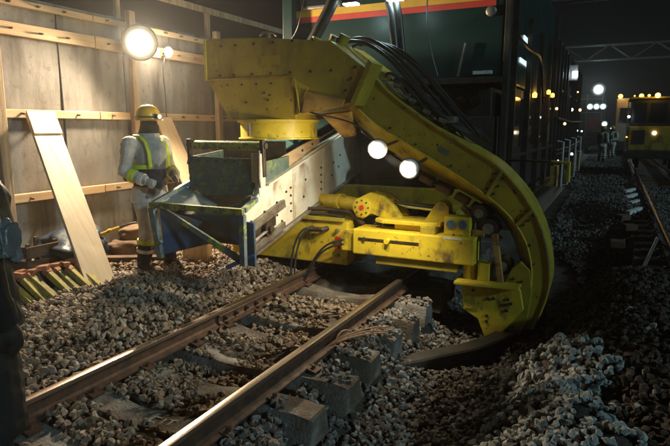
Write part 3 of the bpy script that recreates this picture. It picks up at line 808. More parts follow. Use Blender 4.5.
    if look.get('vest'):
        mi[(cen[:, 2] > .98) & (cen[:, 2] < 1.175) & (np.abs(cen[:, 0]) < .24) & (cen[:, 1] < .3)] = 4
        for sx in (-1, 1):
            s_, e, w_ = (np.array(q) for q in P['arm'][sx])
            for a, b in ((s_, e), (e, w_)):
                tt = np.clip(((cen - a) @ (b - a)) / ((b - a) @ (b - a)), .15, 1.05)
                dist = np.linalg.norm(cen - (a + tt[:, None] * (b - a)), axis=1)
                mi[(dist < .1) & (mi == 4) & (cen[:, 2] > .95)] = 0
    me2.polygons.foreach_set('material_index', mi)
    me2.polygons.foreach_set('use_smooth', [True] * len(me2.polygons))
    t.location = loc; t.rotation_euler = (0, 0, rotz)
    return t, ob, hc

def ring(parent, p0, p1, r, m_, name, flat=1.0, n=18):
    return MB().tube([p0, Vector(p0).lerp(Vector(p1), .5), p1], r, n, flat=flat).build(name, m_, parent, smooth=True)

WP = dict(leg={-1: ((-.1, 0, .9), (-.12, -.06, .5), (-.13, .02, .1)), 1: ((.1, 0, .9), (.14, -.1, .5), (.17, -.08, .1))},
          foot={-1: (-.15, -1, 0), 1: (.3, -1, 0)},
          arm={-1: ((-.235, .02, 1.44), (-.29, .05, 1.14), (-.2, -.2, 1.06)), 1: ((.235, .02, 1.44), (.3, .0, 1.15), (.16, -.24, 1.1))},
          palm={-1: (.8, 0, -.5), 1: (-.8, 0, -.5)}, lean=-.03)
wk, wb_, hc = person('person', 'worker in grey suit, yellow helmet with headlamp and lime reflective straps', (-2.25, 4.9, .135), R(84),
                     dict(mats=['suit', 'dark_face', 'boot', 'glove', 'navy'], hem=.8, shinz=.37, vest=True, muffler=True), WP)
wk.scale = (1.03, 1.03, 1.03)
hp = [(.132, -.02), (.137, .0), (.135, .04), (.122, .085), (.094, .12), (.056, .143), (.018, .15)]
hm = MB().lathe(hc + V(0, .005, .045), hp, 28)
hm.lathe(hc + V(0, .005, .02), [(.13, 0), (.152, .004), (.154, .01), (.134, .014)], 28)
hm.prism([hc + V(-.095, -.11, .026), hc + V(.095, -.11, .026), hc + V(.06, -.19, .018), hc + V(-.06, -.19, .018)], (0, 0, .008))
for k in (-1, 0, 1): hm.tube([hc + V(.035 * k, .13, .08), hc + V(.035 * k, .085, .15), hc + V(.03 * k, .0, .196), hc + V(.035 * k, -.075, .155), hc + V(.035 * k, -.122, .08)], .008, 6)
he = hm.build('helmet', 'helmet', wk, smooth=True)
MB().tube([hc + V(.139 * math.cos(a), .005 + .139 * math.sin(a), .062 + .004 * math.sin(a)) for a in np.linspace(0, 2 * math.pi, 29)], .009, 6).build('lamp_strap', 'black', he, smooth=True)
hl = MB().box(hc + V(-.032, -.182, .04), hc + V(.032, -.13, .088)).build('headlamp', 'black', he, bevel=.006)
MB().cyl(hc + V(0, -.19, .063), hc + V(0, -.181, .063), .02, 12).build('headlamp_lens', 'headlamp', hl)
# reflective tape
for z0, z1, m_ in ((1.18, 1.225, 'hivis'),):
    ring(wk, (0, -.01, z0), (0, -.01, z1), .172, m_, 'chest_band', 1.34, 28)
for sx in (-1, 1):
    h, k, a = (Vector(q) for q in WP['leg'][sx])
    ring(wk, k.lerp(a, .3), k.lerp(a, .41), .096, 'hivis', 'shin_band'); ring(wk, k.lerp(a, .56), k.lerp(a, .66), .091, 'silver', 'shin_band')
    s_, e, w_ = (Vector(q) for q in WP['arm'][sx])
    ring(wk, e.lerp(w_, .28), e.lerp(w_, .5), .077, 'hivis', 'sleeve_band'); ring(wk, e.lerp(w_, .68), e.lerp(w_, .86), .07, 'silver', 'sleeve_band')
    pts = [V(sx * .135, .15, 1.3), V(sx * .135, .12, 1.44), V(sx * .13, .05, 1.545), V(sx * .13, -.04, 1.54), V(sx * .13, -.13, 1.47), V(sx * .13, -.178, 1.36), V(sx * .13, -.185, 1.2)]
    MB().tube(pts, .026, 8, flat=.4).build('shoulder_strap', 'hivis', wk, smooth=True)
bp_ = MB().box((-.15, .15, 1.02), (.15, .29, 1.42)).build('backpack', 'navy', wk, bevel=.05, seg=4, smooth=True, autos=60)
MB().box((-.1, .285, 1.08), (.1, .32, 1.24)).build('pocket', 'navy', bp_, bevel=.015, seg=2)
MB().box((-.045, -.192, 1.28), (.035, -.178, 1.34)).build('chest_badge', 'navy', wk, bevel=.003)
MB().tube([V(.03, -.19, 1.4), V(.06, -.2, 1.25), V(.05, -.22, 1.1), V(-.02, -.21, 1.02)], .006, 6).build('lanyard', 'black', wk, smooth=True)

RP = dict(leg={-1: ((-.1, 0, .9), (-.12, -.03, .5), (-.13, .02, .1)), 1: ((.1, 0, .9), (.12, -.03, .5), (.14, .0, .1))},
          arm={1: ((.235, .0, 1.44), (.28, .05, 1.13), (.25, -.05, .9)), -1: ((-.235, .0, 1.44), (-.31, .0, 1.17), (-.25, -.08, .94))},
          palm={1: (-.8, 0, 0), -1: (.8, 0, -.5)}, lean=.02)
rc, rcb, hc2 = person('person', 'person in dark wet raincoat standing on the track with pale blue armband', (.1, 1.38, .02), R(163),
                      dict(mats=['raincoat', 'dark_face', 'boot', 'boot', 'raincoat'], hem=.42, flare=.185), RP)
MB().ell(hc2 + V(0, .012, .012), (.105, .118, .14), 18, 12).build('hood', 'raincoat', rc, smooth=True)
s_, e, w_ = (Vector(q) for q in RP['arm'][-1])
ring(rc, s_.lerp(e, .3), s_.lerp(e, .58), .094, 'cyan_band', 'arm_band')
rc.scale = (1.06, 1.06, 1.06)
lb = lump('sleeve_highlight_lump', (-.31, -.1, 1.27), (.025, .045, .075), (.2, .3, .4), 'sleeve_highlight', '', None, 21, .5)  # added lump stands in for the highlight on the sleeve
del lb['label']; lb.parent = rc

# ------------------------------------------------------------------ ballast cleaning machine
mc = thing('ballast_cleaner', 'yellow and dark green ballast cleaning machine with curved chute on the track', 'rail machine', (0, 6.0, 0))
OFF[mc.name] = V(0, 6.0, 0)

# --- hopper over the conveyor
hopf = 5.45
cx, cy, cr_ = -1.06, 5.86, .44
hp_ = MB()
top = [(-1.79, 2.82), (-1.72, 2.835), (-1.01, 2.8), (-.16, 2.71), (.24, 2.42), (.06, 2.07), (-.53, 1.955), (-.6, 2.36), (-1.80, 2.37)]
hp_.prism([V(x, hopf, z) for x, z in top], (0, .92, 0))
hopper = hp_.build('hopper', 'hopper_paint', mc, bevel=.012)
# tapered throat: rectangle to circle
tp_ = [(-1.798, hopf + .003), (-.603, hopf + .003), (-.603, hopf + .915), (-1.798, hopf + .915)]
bt_ = [(-1.5, hopf + .02), (-.6, hopf + .02), (-.6, 6.28), (-1.5, 6.28)]
th_ = MB().add([(x, y, 2.366) for x, y in tp_] + [(x, y, 1.908) for x, y in bt_], [(0, 1, 5, 4), (1, 2, 6, 5), (2, 3, 7, 6), (3, 0, 4, 7), (3, 2, 1, 0), (4, 5, 6, 7)]).build('throat', 'hopper_paint', mc, bevel=.01)
for x, z in ((-1.5, 2.3), (-1.3, 2.3), (-1.1, 2.3), (-.9, 2.3), (-1.25, 2.1), (-.95, 2.12), (-1.0, 2.2)): bolt(th_, (x, hopf + .008, z), (0, -1, -.05), .013)
MB().prism([V(-.62, hopf - .012, 2.345), V(-.42, hopf - .012, 2.25), V(-.55, hopf - .012, 1.96), V(-.78, hopf + .1, 1.93)], (0, .03, 0)).build('gusset', 'yellow', hopper, bevel=.004)
MB().prism([V(-.46, hopf - .025, 2.2), V(-.3, hopf - .025, 2.17), V(.02, hopf - .025, 2.1), V(-.02, hopf - .025, 2.03), V(-.5, hopf - .025, 1.965)], (0, .024, 0)).build('patch_plate', 'orange_rust', hopper, bevel=.004)
for x in (-1.6, -1.4, -1.15, -.9, -.65, -.4, -.15):
    bolt(hopper, (x, hopf, 2.41), (0, -1, 0), .016); bolt(hopper, (x + .03, hopf, 2.74), (0, -1, 0), .016)
for x, z in ((.06, 2.2), (.12, 2.32), (.17, 2.43)):
    bolt(hopper, (x - .04, hopf, z), (0, -1, 0), .016)
MB().box((-1.82, hopf - .015, 2.36), (-1.79, hopf + .02, 2.82)).build('edge_flange', 'yellow', hopper, bevel=.004)
MB().tube([(-1.1, 5.55, 2.83), (-1.05, 5.55, 2.87), (-.93, 5.55, 2.86), (-.88, 5.55, 2.82)], .014, 8).build('lifting_eye', 'steel_light', hopper, smooth=True)
MB().prism([V(.285, hopf - .03, 2.5), V(.33, hopf - .03, 2.46), V(.13, hopf - .03, 2.04), V(.07, hopf - .03, 2.05)], (0, .3, 0)).build('joint_flange', 'yellow_dirty', mc, bevel=.006)
MB().lathe((cx, cy, 0), [(.44, 1.68), (.485, 1.68), (.485, 1.695), (.46, 1.7), (.46, 1.87), (.5, 1.875), (.5, 1.905), (.44, 1.905)], 48).build('collar', 'yellow', mc, smooth=True, autos=35)
MB().box((cx - .12, cy - .495, 1.72), (cx - .09, cy - .455, 1.87)).build('collar_clasp', 'steel_light', mc, bevel=.004)

MB().tube([(-1.79, hopf - .004, 2.368), (-1.2, hopf - .004, 2.371), (-.62, hopf - .004, 2.366)], .009, 6).build('weld_bead', 'hopper_paint', hopper, smooth=True)
MB().tube([(-.6, hopf - .004, 2.36), (-.53, hopf - .004, 1.97)], .009, 6).build('weld_bead', 'hopper_paint', hopper, smooth=True)
MB().box((-1.05, hopf - .006, 2.5), (-.78, hopf + .002, 2.6)).build('maker_plate', 'hopper_paint', hopper)
# --- inclined conveyor
cv = MB()
side_top = [(4.57, .96), (4.75, 1.045), (4.9, 1.17), (6.28, 1.6), (7.03, 1.79), (8.3, 2.1)]
side_bot = [(8.3, 1.42), (6.97, 1.08), (5.44, .72), (4.53, .48)]
prof = side_top + side_bot
wallR = MB().prism([V(-.70, y, z) for y, z in prof], (-.025, 0, 0)).build('conveyor_side', 'white_paint', mc, bevel=.004, seg=1)
wallL = MB().prism([V(-1.66, y, z) for y, z in prof], (-.025, 0, 0)).build('conveyor_side', 'white_paint', mc, bevel=.004, seg=1)
# bottom and top flanges of the near side
MB().beam((-.675, 4.53, .475), (-.675, 8.3, 1.415), .07, .02).build('flange', 'steel_light', wallR)
MB().beam((-.69, 5.0, 1.215), (-.69, 8.3, 2.12), .06, .02).build('flange', 'white_paint', wallR)
for y in (5.55, 6.3):
    z0 = .72 + (y - 5.44) * .24; z1 = 1.17 + (y - 4.9) * .31
    MB().prism([V(-.698, y, z0 + .02), V(-.698, y + .05, z0 + .03), V(-.698, y + .05, z1 - .03), V(-.698, y, z1 - .04)], (.012, 0, 0)).build('stiffener', 'white_paint', wallR)
    for k in range(4): bolt(wallR, (-.70, y - .05, z0 + .12 + k * .09), (1, 0, 0), .014)
for y, z in ((5.8, 1.0), (5.85, 1.2), (6.55, 1.2), (6.6, 1.36), (6.75, 1.3), (6.8, 1.45), (5.2, .86), (5.05, .74), (5.4, 1.1), (5.3, .78)):
    bolt(wallR, (-.70, y, z), (1, 0, 0), .014)
# bearing slot with take-up block at the near end
MB().prism([V(-.698, 4.66, .62), V(-.698, 5.15, .76), V(-.698, 5.15, .9), V(-.698, 4.66, .76)], (.02, 0, 0)).build('slot_plate', 'steel', wallR, bevel=.004)
MB().beam((-.66, 4.6, .79), (-.66, 5.3, .985), .09, .03, (1, 0, 0)).build('slot_lip', 'steel_light', wallR, bevel=.003)
MB().beam((-.66, 4.62, .57), (-.66, 5.3, .745), .07, .03, (1, 0, 0)).build('slot_lip', 'steel_light', wallR, bevel=.003)
MB().cyl((-.69, 4.93, .755), (-.62, 4.93, .755), .075, 12).cyl((-.63, 4.93, .755), (-.585, 4.93, .755), .04, 10).build('bearing', 'steel', wallR, smooth=True)
MB().tube([(-.635, 4.62, .665), (-.635, 4.9, .74)], .018, 8).build('adjuster_rod', 'steel_light', wallR, smooth=True)
for y, z in ((4.7, .86), (4.95, .93), (5.2, 1.0)): bolt(wallR, (-.70, y, z), (1, 0, 0), .016)
# tan guide board standing on the near side, belt, far side lip
MB().prism([V(-.74, 4.98, 1.24), V(-.74, 5.15, 1.43), V(-.74, 5.9, 1.62), V(-.74, 6.3, 1.7), V(-.74, 6.3, 1.615), V(-.74, 5.0, 1.2)], (-.02, 0, 0)).build('guide_board', 'timber', mc, bevel=.004, seg=1)
for y in (5.2, 5.5, 5.85, 6.1): bolt(mc, (-.74, y, 1.37 + (y - 5.2) * .27), (1, 0, 0), .016)
MB().prism([V(-1.655, 4.62, .9), V(-1.655, 8.3, 1.86), V(-.73, 8.3, 1.86), V(-.73, 4.62, .9)], (0, 0, -.05)).build('belt', 'belt', mc)
MB().prism([V(-1.64, 6.0, 1.5), V(-1.64, 8.3, 2.12), V(-1.4, 8.3, 1.98), V(-1.4, 6.0, 1.36)], (0, 0, .02)).build('belt_lip', 'teal_strip', mc)
MB().prism([V(-.76, 6.32, 1.58), V(-.76, 8.3, 2.1), V(-.98, 8.3, 1.98), V(-.98, 6.32, 1.46)], (0, 0, .02)).build('belt_lip', 'teal_strip', mc)
MB().cyl((-1.655, 4.68, .74), (-.73, 4.68, .74), .13, 20).build('tail_drum', 'steel', mc, smooth=True)
MB().box((-.79, 4.86, 1.1), (-.69, 4.98, 1.55)).build('board_post', 'white_paint', mc, bevel=.01)
MB().tube([(-.68, 4.85, 1.58), (-.68, 4.84, 1.3), (-.66, 4.83, 1.2)], .014, 6).build('board_hook', 'steel', mc, smooth=True)

# --- green peeling chute box under the collar
gb = MB().prism([V(-1.64, 4.9, 1.5), V(-.7, 4.9, 1.49), V(-.76, 4.84, 1.12), V(-1.42, 4.82, 1.08), V(-1.6, 4.84, 1.22)], (0, .03, 0)).build('chute_panel', 'peel', mc, bevel=.006)
MB().prism([V(-1.645, 4.93, 1.5), V(-1.645, 5.5, 1.55), V(-1.645, 5.5, 1.2), V(-1.645, 4.86, 1.1)], (.025, 0, 0)).build('chute_side', 'peel', mc, bevel=.004)
MB().prism([V(-.735, 4.96, 1.45), V(-.735, 5.5, 1.5), V(-.735, 5.5, 1.3), V(-.735, 4.98, 1.15)], (.025, 0, 0)).build('chute_side', 'peel', mc, bevel=.004)
MB().prism([V(-1.62, 5.48, 1.3), V(-.76, 5.48, 1.3), V(-.76, 5.5, 1.66), V(-1.62, 5.5, 1.66)], (0, .02, 0)).build('chute_back', 'steel', mc)
MB().tube([(-1.58, 4.95, 1.625), (-.72, 4.95, 1.625)], .05, 14).build('top_roll', 'peel_yellow', mc, smooth=True)
for x in (-1.66, -.69):
    pst = MB().beam((x, 4.95, 1.3), (x, 4.93, 1.69), .04, .05).build('roll_post', 'steel', mc, bevel=.006)
    MB().cyl((x - .035, 4.95, 1.625), (x + .035, 4.95, 1.625), .032, 10).build('roll_pin', 'steel', pst)
MB().beam((-1.7, 5.05, 1.66), (-1.62, 4.86, 1.42), .03, .03).build('brace', 'steel', mc)
for k in range(7):
    bolt(gb, (-1.5 + k * .12, 4.9 - .012, 1.46), (0, -1, .1), .01)

# --- blue end frame hanging at the conveyor's foot
FY = 4.3
fr = MB().beam((-1.66, FY, 1.03), (-.5, FY, 1.03), .05, .06).build('end_frame', 'peel_yellow', mc, bevel=.006)
MB().beam((-1.645, FY + .025, 1.04), (-1.62, 4.9, 1.22), .05, .05).build('frame_arm', 'bluegrey', fr, bevel=.006)
MB().beam((-.515, FY + .025, 1.04), (-.66, 4.75, 1.09), .05, .05).build('frame_arm', 'bluegrey', fr, bevel=.006)
MB().beam((-1.645, FY, 1.0), (-1.58, FY + .02, .47), .07, .05, (0, 1, 0)).build('frame_leg', 'bluegrey', fr, bevel=.005)
MB().beam((-.515, FY, 1.0), (-.53, FY + .02, .5), .06, .05, (0, 1, 0)).build('frame_leg', 'bluegrey', fr, bevel=.005)
MB().beam((-.48, FY + .08, .92), (-.5, FY + .12, .48), .09, .03, (0, 1, 0)).build('frame_plate', 'blue', fr, bevel=.004)
MB().prism([V(-1.6, FY + .035, .99), V(-1.5, FY + .035, .99), V(-.56, FY + .035, .57), V(-.58, FY + .035, .5)], (0, .03, 0)).build('diagonal', 'bluegrey', fr, bevel=.004)
MB().prism([V(-1.2, FY + .09, .99), V(-.56, FY + .09, .99), V(-.56, FY + .09, .66)], (0, .02, 0)).build('blue_panel', 'blue', fr)
MB().prism([V(-1.6, FY + .06, .98), V(-1.05, FY + .4, .76), V(-1.1, FY + .4, .62), V(-1.57, FY + .06, .5)], (.0, .02, 0)).build('inner_plate', 'blue', fr)
MB().prism([V(-1.6, FY + .03, 1.0), V(-1.62, 4.8, 1.17), V(-1.2, 4.8, 1.0), V(-1.3, FY + .3, .96)], (0, 0, -.015)).build('deck_plate', 'bluegrey', fr)
MB().prism([V(-.56, FY + .03, 1.0), V(-.74, 4.8, 1.12), V(-1.05, 4.8, .98), V(-.95, FY + .3, .93)], (0, 0, -.015)).build('deck_plate', 'bluegrey', fr)
MB().tube([(-.7, FY - .03, .47), (-.46, FY + .1, .6)], .022, 8).build('frame_pin', 'blue', fr, smooth=True)
MB().tube([(-1.7, FY + .03, .56), (-1.52, FY - .02, .66)], .02, 8).build('frame_pin', 'bluegrey', fr, smooth=True)

# --- yellow beam, slide box and hydraulics across the track
SHIFT[0] = V(-.13, .4, -.08)
bb = MB().box((-1.6, 5.35, .31), (.04, 6.1, .82)).build('box_beam', 'yellow', mc, bevel=.015)
MB().box((-1.7, 5.55, .36), (-1.61, 6.0, .74)).build('beam_end', 'yellow', bb, bevel=.012)
MB().beam((-1.2, 5.335, .845), (.0, 5.335, .845), .05, .04).build('beam_lip', 'yellow_dirty', bb, bevel=.004)
for x, z, m_ in ((-.08, .72, 'steel_light'), (-.08, .63, 'red'), (-.08, .52, 'red'), (-.08, .42, 'steel_light')):
    MB().cyl((x, 5.35, z), (x, 5.3, z), .022, 10).build('hose_port', m_, bb)
MB().tube([(-.42, 5.35, .72), (-.42, 5.27, .72), (-.25, 5.27, .725), (-.22, 5.35, .73)], .03, 10).build('valve', 'steel', bb, smooth=True)
for k, dx in enumerate((0, .05)):
    MB().tube(bez((-.4 + dx, 5.27, .73), (-.62 + dx, 5.14, .8), (-.6 + dx, 5.02, -.08), (-.5 + dx, 5.12, .08), 20) + bez((-.5 + dx, 5.12, .08), (-.3, 5.2, .3), (-.28, 5.12, .6 - .05 * k), (.05, 5.23, .64 - .05 * k), 16)[1:],
              .0125, 8).build('hydraulic_hose', 'black', mc, smooth=True)
MB().box((.02, 5.22, .52), (.2, 5.45, .74)).build('end_block', 'yellow', mc, bevel=.01)
sb = MB().box((.19, 5.16, .51), (1.53, 5.5, .79)).build('slide_box', 'yellow', mc, bevel=.014)
MB().box((.26, 5.152, .675), (.95, 5.17, .7)).build('slot', 'steel', sb)
MB().cyl((.6, 5.16, .688), (.6, 5.12, .688), .03, 14).build('slot_knob', 'yellow', sb, smooth=True)
MB().cyl((.33, 5.16, .688), (.33, 5.14, .688), .022, 10).build('slot_pin', 'steel', sb, smooth=True)
MB().box((.45, 5.2, .41), (1.35, 5.5, .508)).build('lower_rail', 'yellow_dirty', sb, bevel=.01)
MB().box((1.21, 5.157, .765), (1.4, 5.161, .785)).build('label_plate', 'label_white', sb)
MB().prism([V(.4, 5.3, .86), V(.5, 5.24, .86), V(1.0, 5.24, .86), V(1.14, 5.3, .86), V(1.14, 5.62, .86), V(.4, 5.62, .86)], (0, 0, .045)).build('pivot_plate', 'yellow', mc, bevel=.01)
MB().box((.62, 5.32, .79), (.95, 5.6, .86)).build('pivot_base', 'yellow', mc, bevel=.006)
# curved arm with big pin
ap = [(.08, .97), (.14, 1.1), (.28, 1.17), (.44, 1.14), (.58, 1.03), (.67, .9), (.40, .9), (.3, .93), (.2, .86), (.11, .88)]
for y in (5.42, 5.66):
    am = MB().prism([V(x, y, z) for x, z in ap], (0, .07, 0)).build('swing_arm', 'yellow', mc, bevel=.008)
pn = MB().lathe((.2, 5.43, 1.0), [(.1, 0), (.115, .01), (.115, .04), (.09, .05), (.03, .052)], 24, (0, -1, 0)).build('arm_pin', 'yellow', mc, smooth=True)
MB().lathe((.2, 5.376, 1.0), [(.03, 0), (.028, .01), (.01, .012)], 12, (0, -1, 0)).build('pin_cap', 'red', pn)
for k in range(8):
    a = k * math.pi / 4
    bolt(pn, (.2 + .08 * math.cos(a), 5.382, 1.0 + .08 * math.sin(a)), (0, -1, 0), .01)
MB().tube([(-.75, 5.95, .98), (-.2, 5.72, 1.0), (.1, 5.55, 1.0)], [.085, .085, .08], 20).build('cylinder', 'yellow', mc, smooth=True)
MB().cyl((-.26, 5.745, 1.0), (-.2, 5.72, 1.0), .1, 20).build('cylinder_collar', 'yellow', mc, smooth=True)
MB().tube([(-.8, 5.55, .9), (-.35, 5.5, .93), (.02, 5.48, .92), (.2, 5.44, .8)], .026, 8).build('pipe', 'steel', mc, smooth=True)
MB().tube([(-.8, 5.5, .86), (-.3, 5.46, .88), (-.05, 5.45, .86)], .02, 8).build('pipe', 'black', mc, smooth=True)
MB().cyl((.45, 5.58, 1.04), (1.04, 5.5, 1.02), .032, 16).build('piston_rod', 'chrome', mc, smooth=True)
MB().cyl((.38, 5.59, 1.045), (.52, 5.572, 1.037), .055, 16).build('rod_gland', 'yellow', mc, smooth=True)
lug = [(.93, .9), (1.2, .9), (1.19, 1.06), (1.15, 1.11), (1.09, 1.12), (1.04, 1.08)]
for y in (5.42, 5.54):
    lg = MB().prism([V(x, y, z) for x, z in lug], (0, .04, 0)).build('lug', 'yellow', mc, bevel=.006)
MB().cyl((1.11, 5.4, 1.05), (1.11, 5.6, 1.05), .03, 12).build('lug_pin', 'steel_light', mc, smooth=True)
gk = MB().box((1.19, 5.25, .792), (1.46, 5.44, .985)).build('gauge_block', 'yellow', mc, bevel=.01)
for x in (1.265, 1.385):
    gg = MB().lathe((x, 5.25, .91), [(.052, 0), (.052, .015), (.045, .017)], 20, (0, -1, 0)).build('gauge', 'steel_light', gk, smooth=True)
    MB().lathe((x, 5.234, .91), [(.043, 0), (.04, .004)], 20, (0, -1, 0)).build('gauge_glass', 'gauge', gk)
for x in (1.28, 1.36): MB().cyl((x, 5.25, .82), (x, 5.225, .82), .014, 8).build('gauge_screw', 'yellow', gk)
MB().box((1.47, 5.3, .79), (1.6, 5.45, .86)).build('valve_block', 'orange_rust', mc, bevel=.01)
for x in (1.5, 1.56): MB().cyl((x, 5.36, .86), (x, 5.36, .93), .02, 8).build('valve_stem', 'steel_light', mc)
# post, foot plate and cutting shoe
SHIFT[0] = V(0, 0, 0)
MB().cyl((1.34, 5.72, .24), (1.34, 5.72, .45), .075, 18).build('shoe_post', 'yellow', mc, smooth=True)
MB().box((1.43, 5.62, .27), (1.55, 5.85, .45)).build('shoe_bracket', 'yellow', mc, bevel=.01)
MB().prism([V(1.22, 5.5, .235), V(1.86, 5.5, .25), V(1.86, 5.85, .25), V(1.22, 5.85, .235)], (0, 0, .03)).build('foot_plate', 'yellow', mc, bevel=.006)
shp = [(1.28, .23), (1.83, .25), (1.86, .22), (1.9, .03), (1.73, -.21), (1.58, -.41), (1.53, -.3), (1.46, -.13), (1.3, -.04)]
shoe = MB().prism([V(x, 5.6, z) for x, z in shp], (0, .06, 0)).build('cutting_shoe', 'yellow', mc, bevel=.006)
MB().prism([V(x, 5.668, z) for x, z in [(1.7, .27), (1.76, .42), (1.84, .5), (1.93, .42), (1.96, .2), (1.93, -.12), (1.84, -.33), (1.66, -.3), (1.6, -.2), (1.72, .0)]], (0, .05, 0)).build('shoe_web', 'yellow_dirty', shoe, bevel=.006)
for x, z in ((1.78, .32), (1.86, .3), (1.86, .05), (1.8, -.18)): bolt(shoe, (x, 5.668, z), (0, -1, 0), .014)
for x, z in ((1.55, .1), (1.61, .11), (1.55, -.08), (1.55, -.14), (1.72, .06), (1.75, .12), (1.78, .08), (1.74, .0), (1.4, .17)):
    bolt(shoe, (x, 5.6, z), (0, -1, 0), .017)
MB().prism([V(1.3, 5.585, .1), V(1.42, 5.585, .12), V(1.44, 5.585, -.02), V(1.32, 5.585, -.03)], (0, .014, 0)).build('worn_plate', 'yellow_dirty', shoe)

# --- curved chain chute
O_ = [(.16, 2.43), (.4, 2.19), (.7, 1.97), (.93, 1.82), (1.25, 1.63), (1.55, 1.45), (1.79, 1.21), (1.96, .95), (2.07, .64), (2.11, .24), (1.99, -.19)]
B_ = [(-.02, 2.08), (.26, 1.85), (.54, 1.69), (.75, 1.57), (1.07, 1.39), (1.41, 1.18), (1.65, 1.0), (1.81, .81), (1.91, .6), (1.95, .3), (1.9, -.2)]
E_ = [(-.2, 1.97), (.07, 1.72), (.36, 1.56), (.6, 1.43), (.93, 1.26), (1.31, 1.08), (1.54, .93), (1.69, .74), (1.77, .55), (1.81, .32), (1.74, -.28)]
def smooth(L_, m_=4):
    out = []
    P_ = [L_[0]] + L_ + [L_[-1]]
    for i in range(1, len(P_) - 2):
        p0, p1_, p2_, p3_ = (np.array(P_[i + k]) for k in (-1, 0, 1, 2))
        for j in range(m_):
            t = j / m_
            out.append(tuple(.5 * ((2 * p1_) + (-p0 + p2_) * t + (2 * p0 - 5 * p1_ + 4 * p2_ - p3_) * t * t + (-p0 + 3 * p1_ - 3 * p2_ + p3_) * t**3)))
    out.append(L_[-1]); return out
O_, B_, E_ = smooth(O_), smooth(B_), smooth(E_)
YF, YE, YB = 5.7, 5.92, 6.22
q = []; ns = len(O_)
for (ox, oz), (bx, bz), (ex, ez) in zip(O_, B_, E_):
    q += [(ox, YB, oz), (ox, YF, oz), (bx, YF, bz), (ex, YE, ez), (ex, YB, ez)]
fs = []; ms = []
mbc = MB()
for i in range(ns - 1):
    for j in range(5):
        mbc_f = (i * 5 + j, i * 5 + (j + 1) % 5, (i + 1) * 5 + (j + 1) % 5, (i + 1) * 5 + j)
        fs.append(mbc_f); ms.append(1 if j in (2,) and i < 22 else 0)
fs += [(4, 3, 2, 1, 0), tuple((ns - 1) * 5 + k for k in range(5))]; ms += [0, 0]
mbc.v = q; mbc.f = fs; mbc.m = ms
chute = mbc.build('chain_chute', ['yellow_dirty', 'yellow'], mc, smooth=True, autos=30)
# raised edge lip along the outer rim, joint flange and bolts
MB().tube([(x, YF - .004, z) for x, z in O_], .014, 8).build('rim', 'yellow_dirty', chute, smooth=True)
MB().tube([(x, YF - .002, z) for x, z in B_], .009, 6).build('rim', 'yellow', chute, smooth=True)
for i in (21, 27):
    (ox, oz), (bx, bz) = O_[i], B_[i]
    MB().beam((ox, YF - .012, oz), (bx, YF - .012, bz), .035, .02, (0, 1, 0)).build('seam_strap', 'yellow_dirty', chute, bevel=.003)
    for k in (.2, .5, .8):
        for d_ in (-.045, .045):
            bolt(chute, (ox + (bx - ox) * k + d_ * .8, YF, oz + (bz - oz) * k - d_ * .5), (0, -1, 0), .013)
for i in (6, 11, 16, 31):
    (bx, bz), (ox, oz) = B_[i], O_[i]
    bolt(chute, (bx * .85 + ox * .15, YF, bz * .85 + oz * .15), (0, -1, 0), .014)
MB().prism([V(.98, YF - .003, 1.63), V(1.08, YF - .003, 1.575), V(1.06, YF - .003, 1.53), V(.96, YF - .003, 1.585)], (0, .006, 0)).build('number_plate', 'bluegrey', chute)
# rollers and chain links at the inner edge
for x, z, r_ in ((1.40, .95, .085), (1.5, .8, .1), (1.66, .42, .09)):
    rl = MB().cyl((x, 5.72, z), (x, 5.92, z), r_, 18).build('roller', 'steel', mc, smooth=True)
    MB().cyl((x, 5.70, z), (x, 5.72, z), r_ * .55, 14).build('roller_hub', 'steel_light', rl, smooth=True)
for i in range(13, 27, 2):
    (ex, ez), (fx, fz) = E_[i], E_[i + 1]
    n_ = Vector((-(fz - ez), 0, fx - ex)).normalized() * -1
    c_ = V(ex, 5.83, ez) - V(n_.x, 0, n_.z) * -.05
    MB().beam(c_ + V((ex - fx) * .8, 0, (ez - fz) * .8), c_ + V((fx - ex) * .8, 0, (fz - ez) * .8), .13, .075, (0, 0, 1)).build('chain_link', 'chain_rust', mc, bevel=.008, seg=1)
MB().beam((1.2, 5.8, 1.0), (1.62, 5.8, .68), .08, .05).build('roller_bar', 'orange_rust', mc, bevel=.006)
MB().beam((1.58, 5.66, .76), (1.66, 5.66, .26), .06, .06).build('strut', 'orange_rust', mc, bevel=.006)
MB().tube(bez((-.1, 5.86, 1.93), (.15, 5.78, 1.66), (.45, 5.76, 1.52), (.95, 5.8, 1.2), 14), .012, 6).build('lamp_cable', 'black', mc, smooth=True)
MB().tube(bez((-.45, 5.44, 2.0), (-.2, 5.4, 1.9), (.1, 5.5, 1.95), (.3, 5.6, 1.68), 14), .01, 6).build('lamp_cable', 'black', mc, smooth=True)
MB().prism([V(-.35, 5.6, 1.95), V(.0, 5.6, 1.98), V(-.05, 5.85, 1.72), V(-.2, 5.85, 1.7)], (0, .05, .02)).build('deflector', 'orange_rust', mc, bevel=.006)
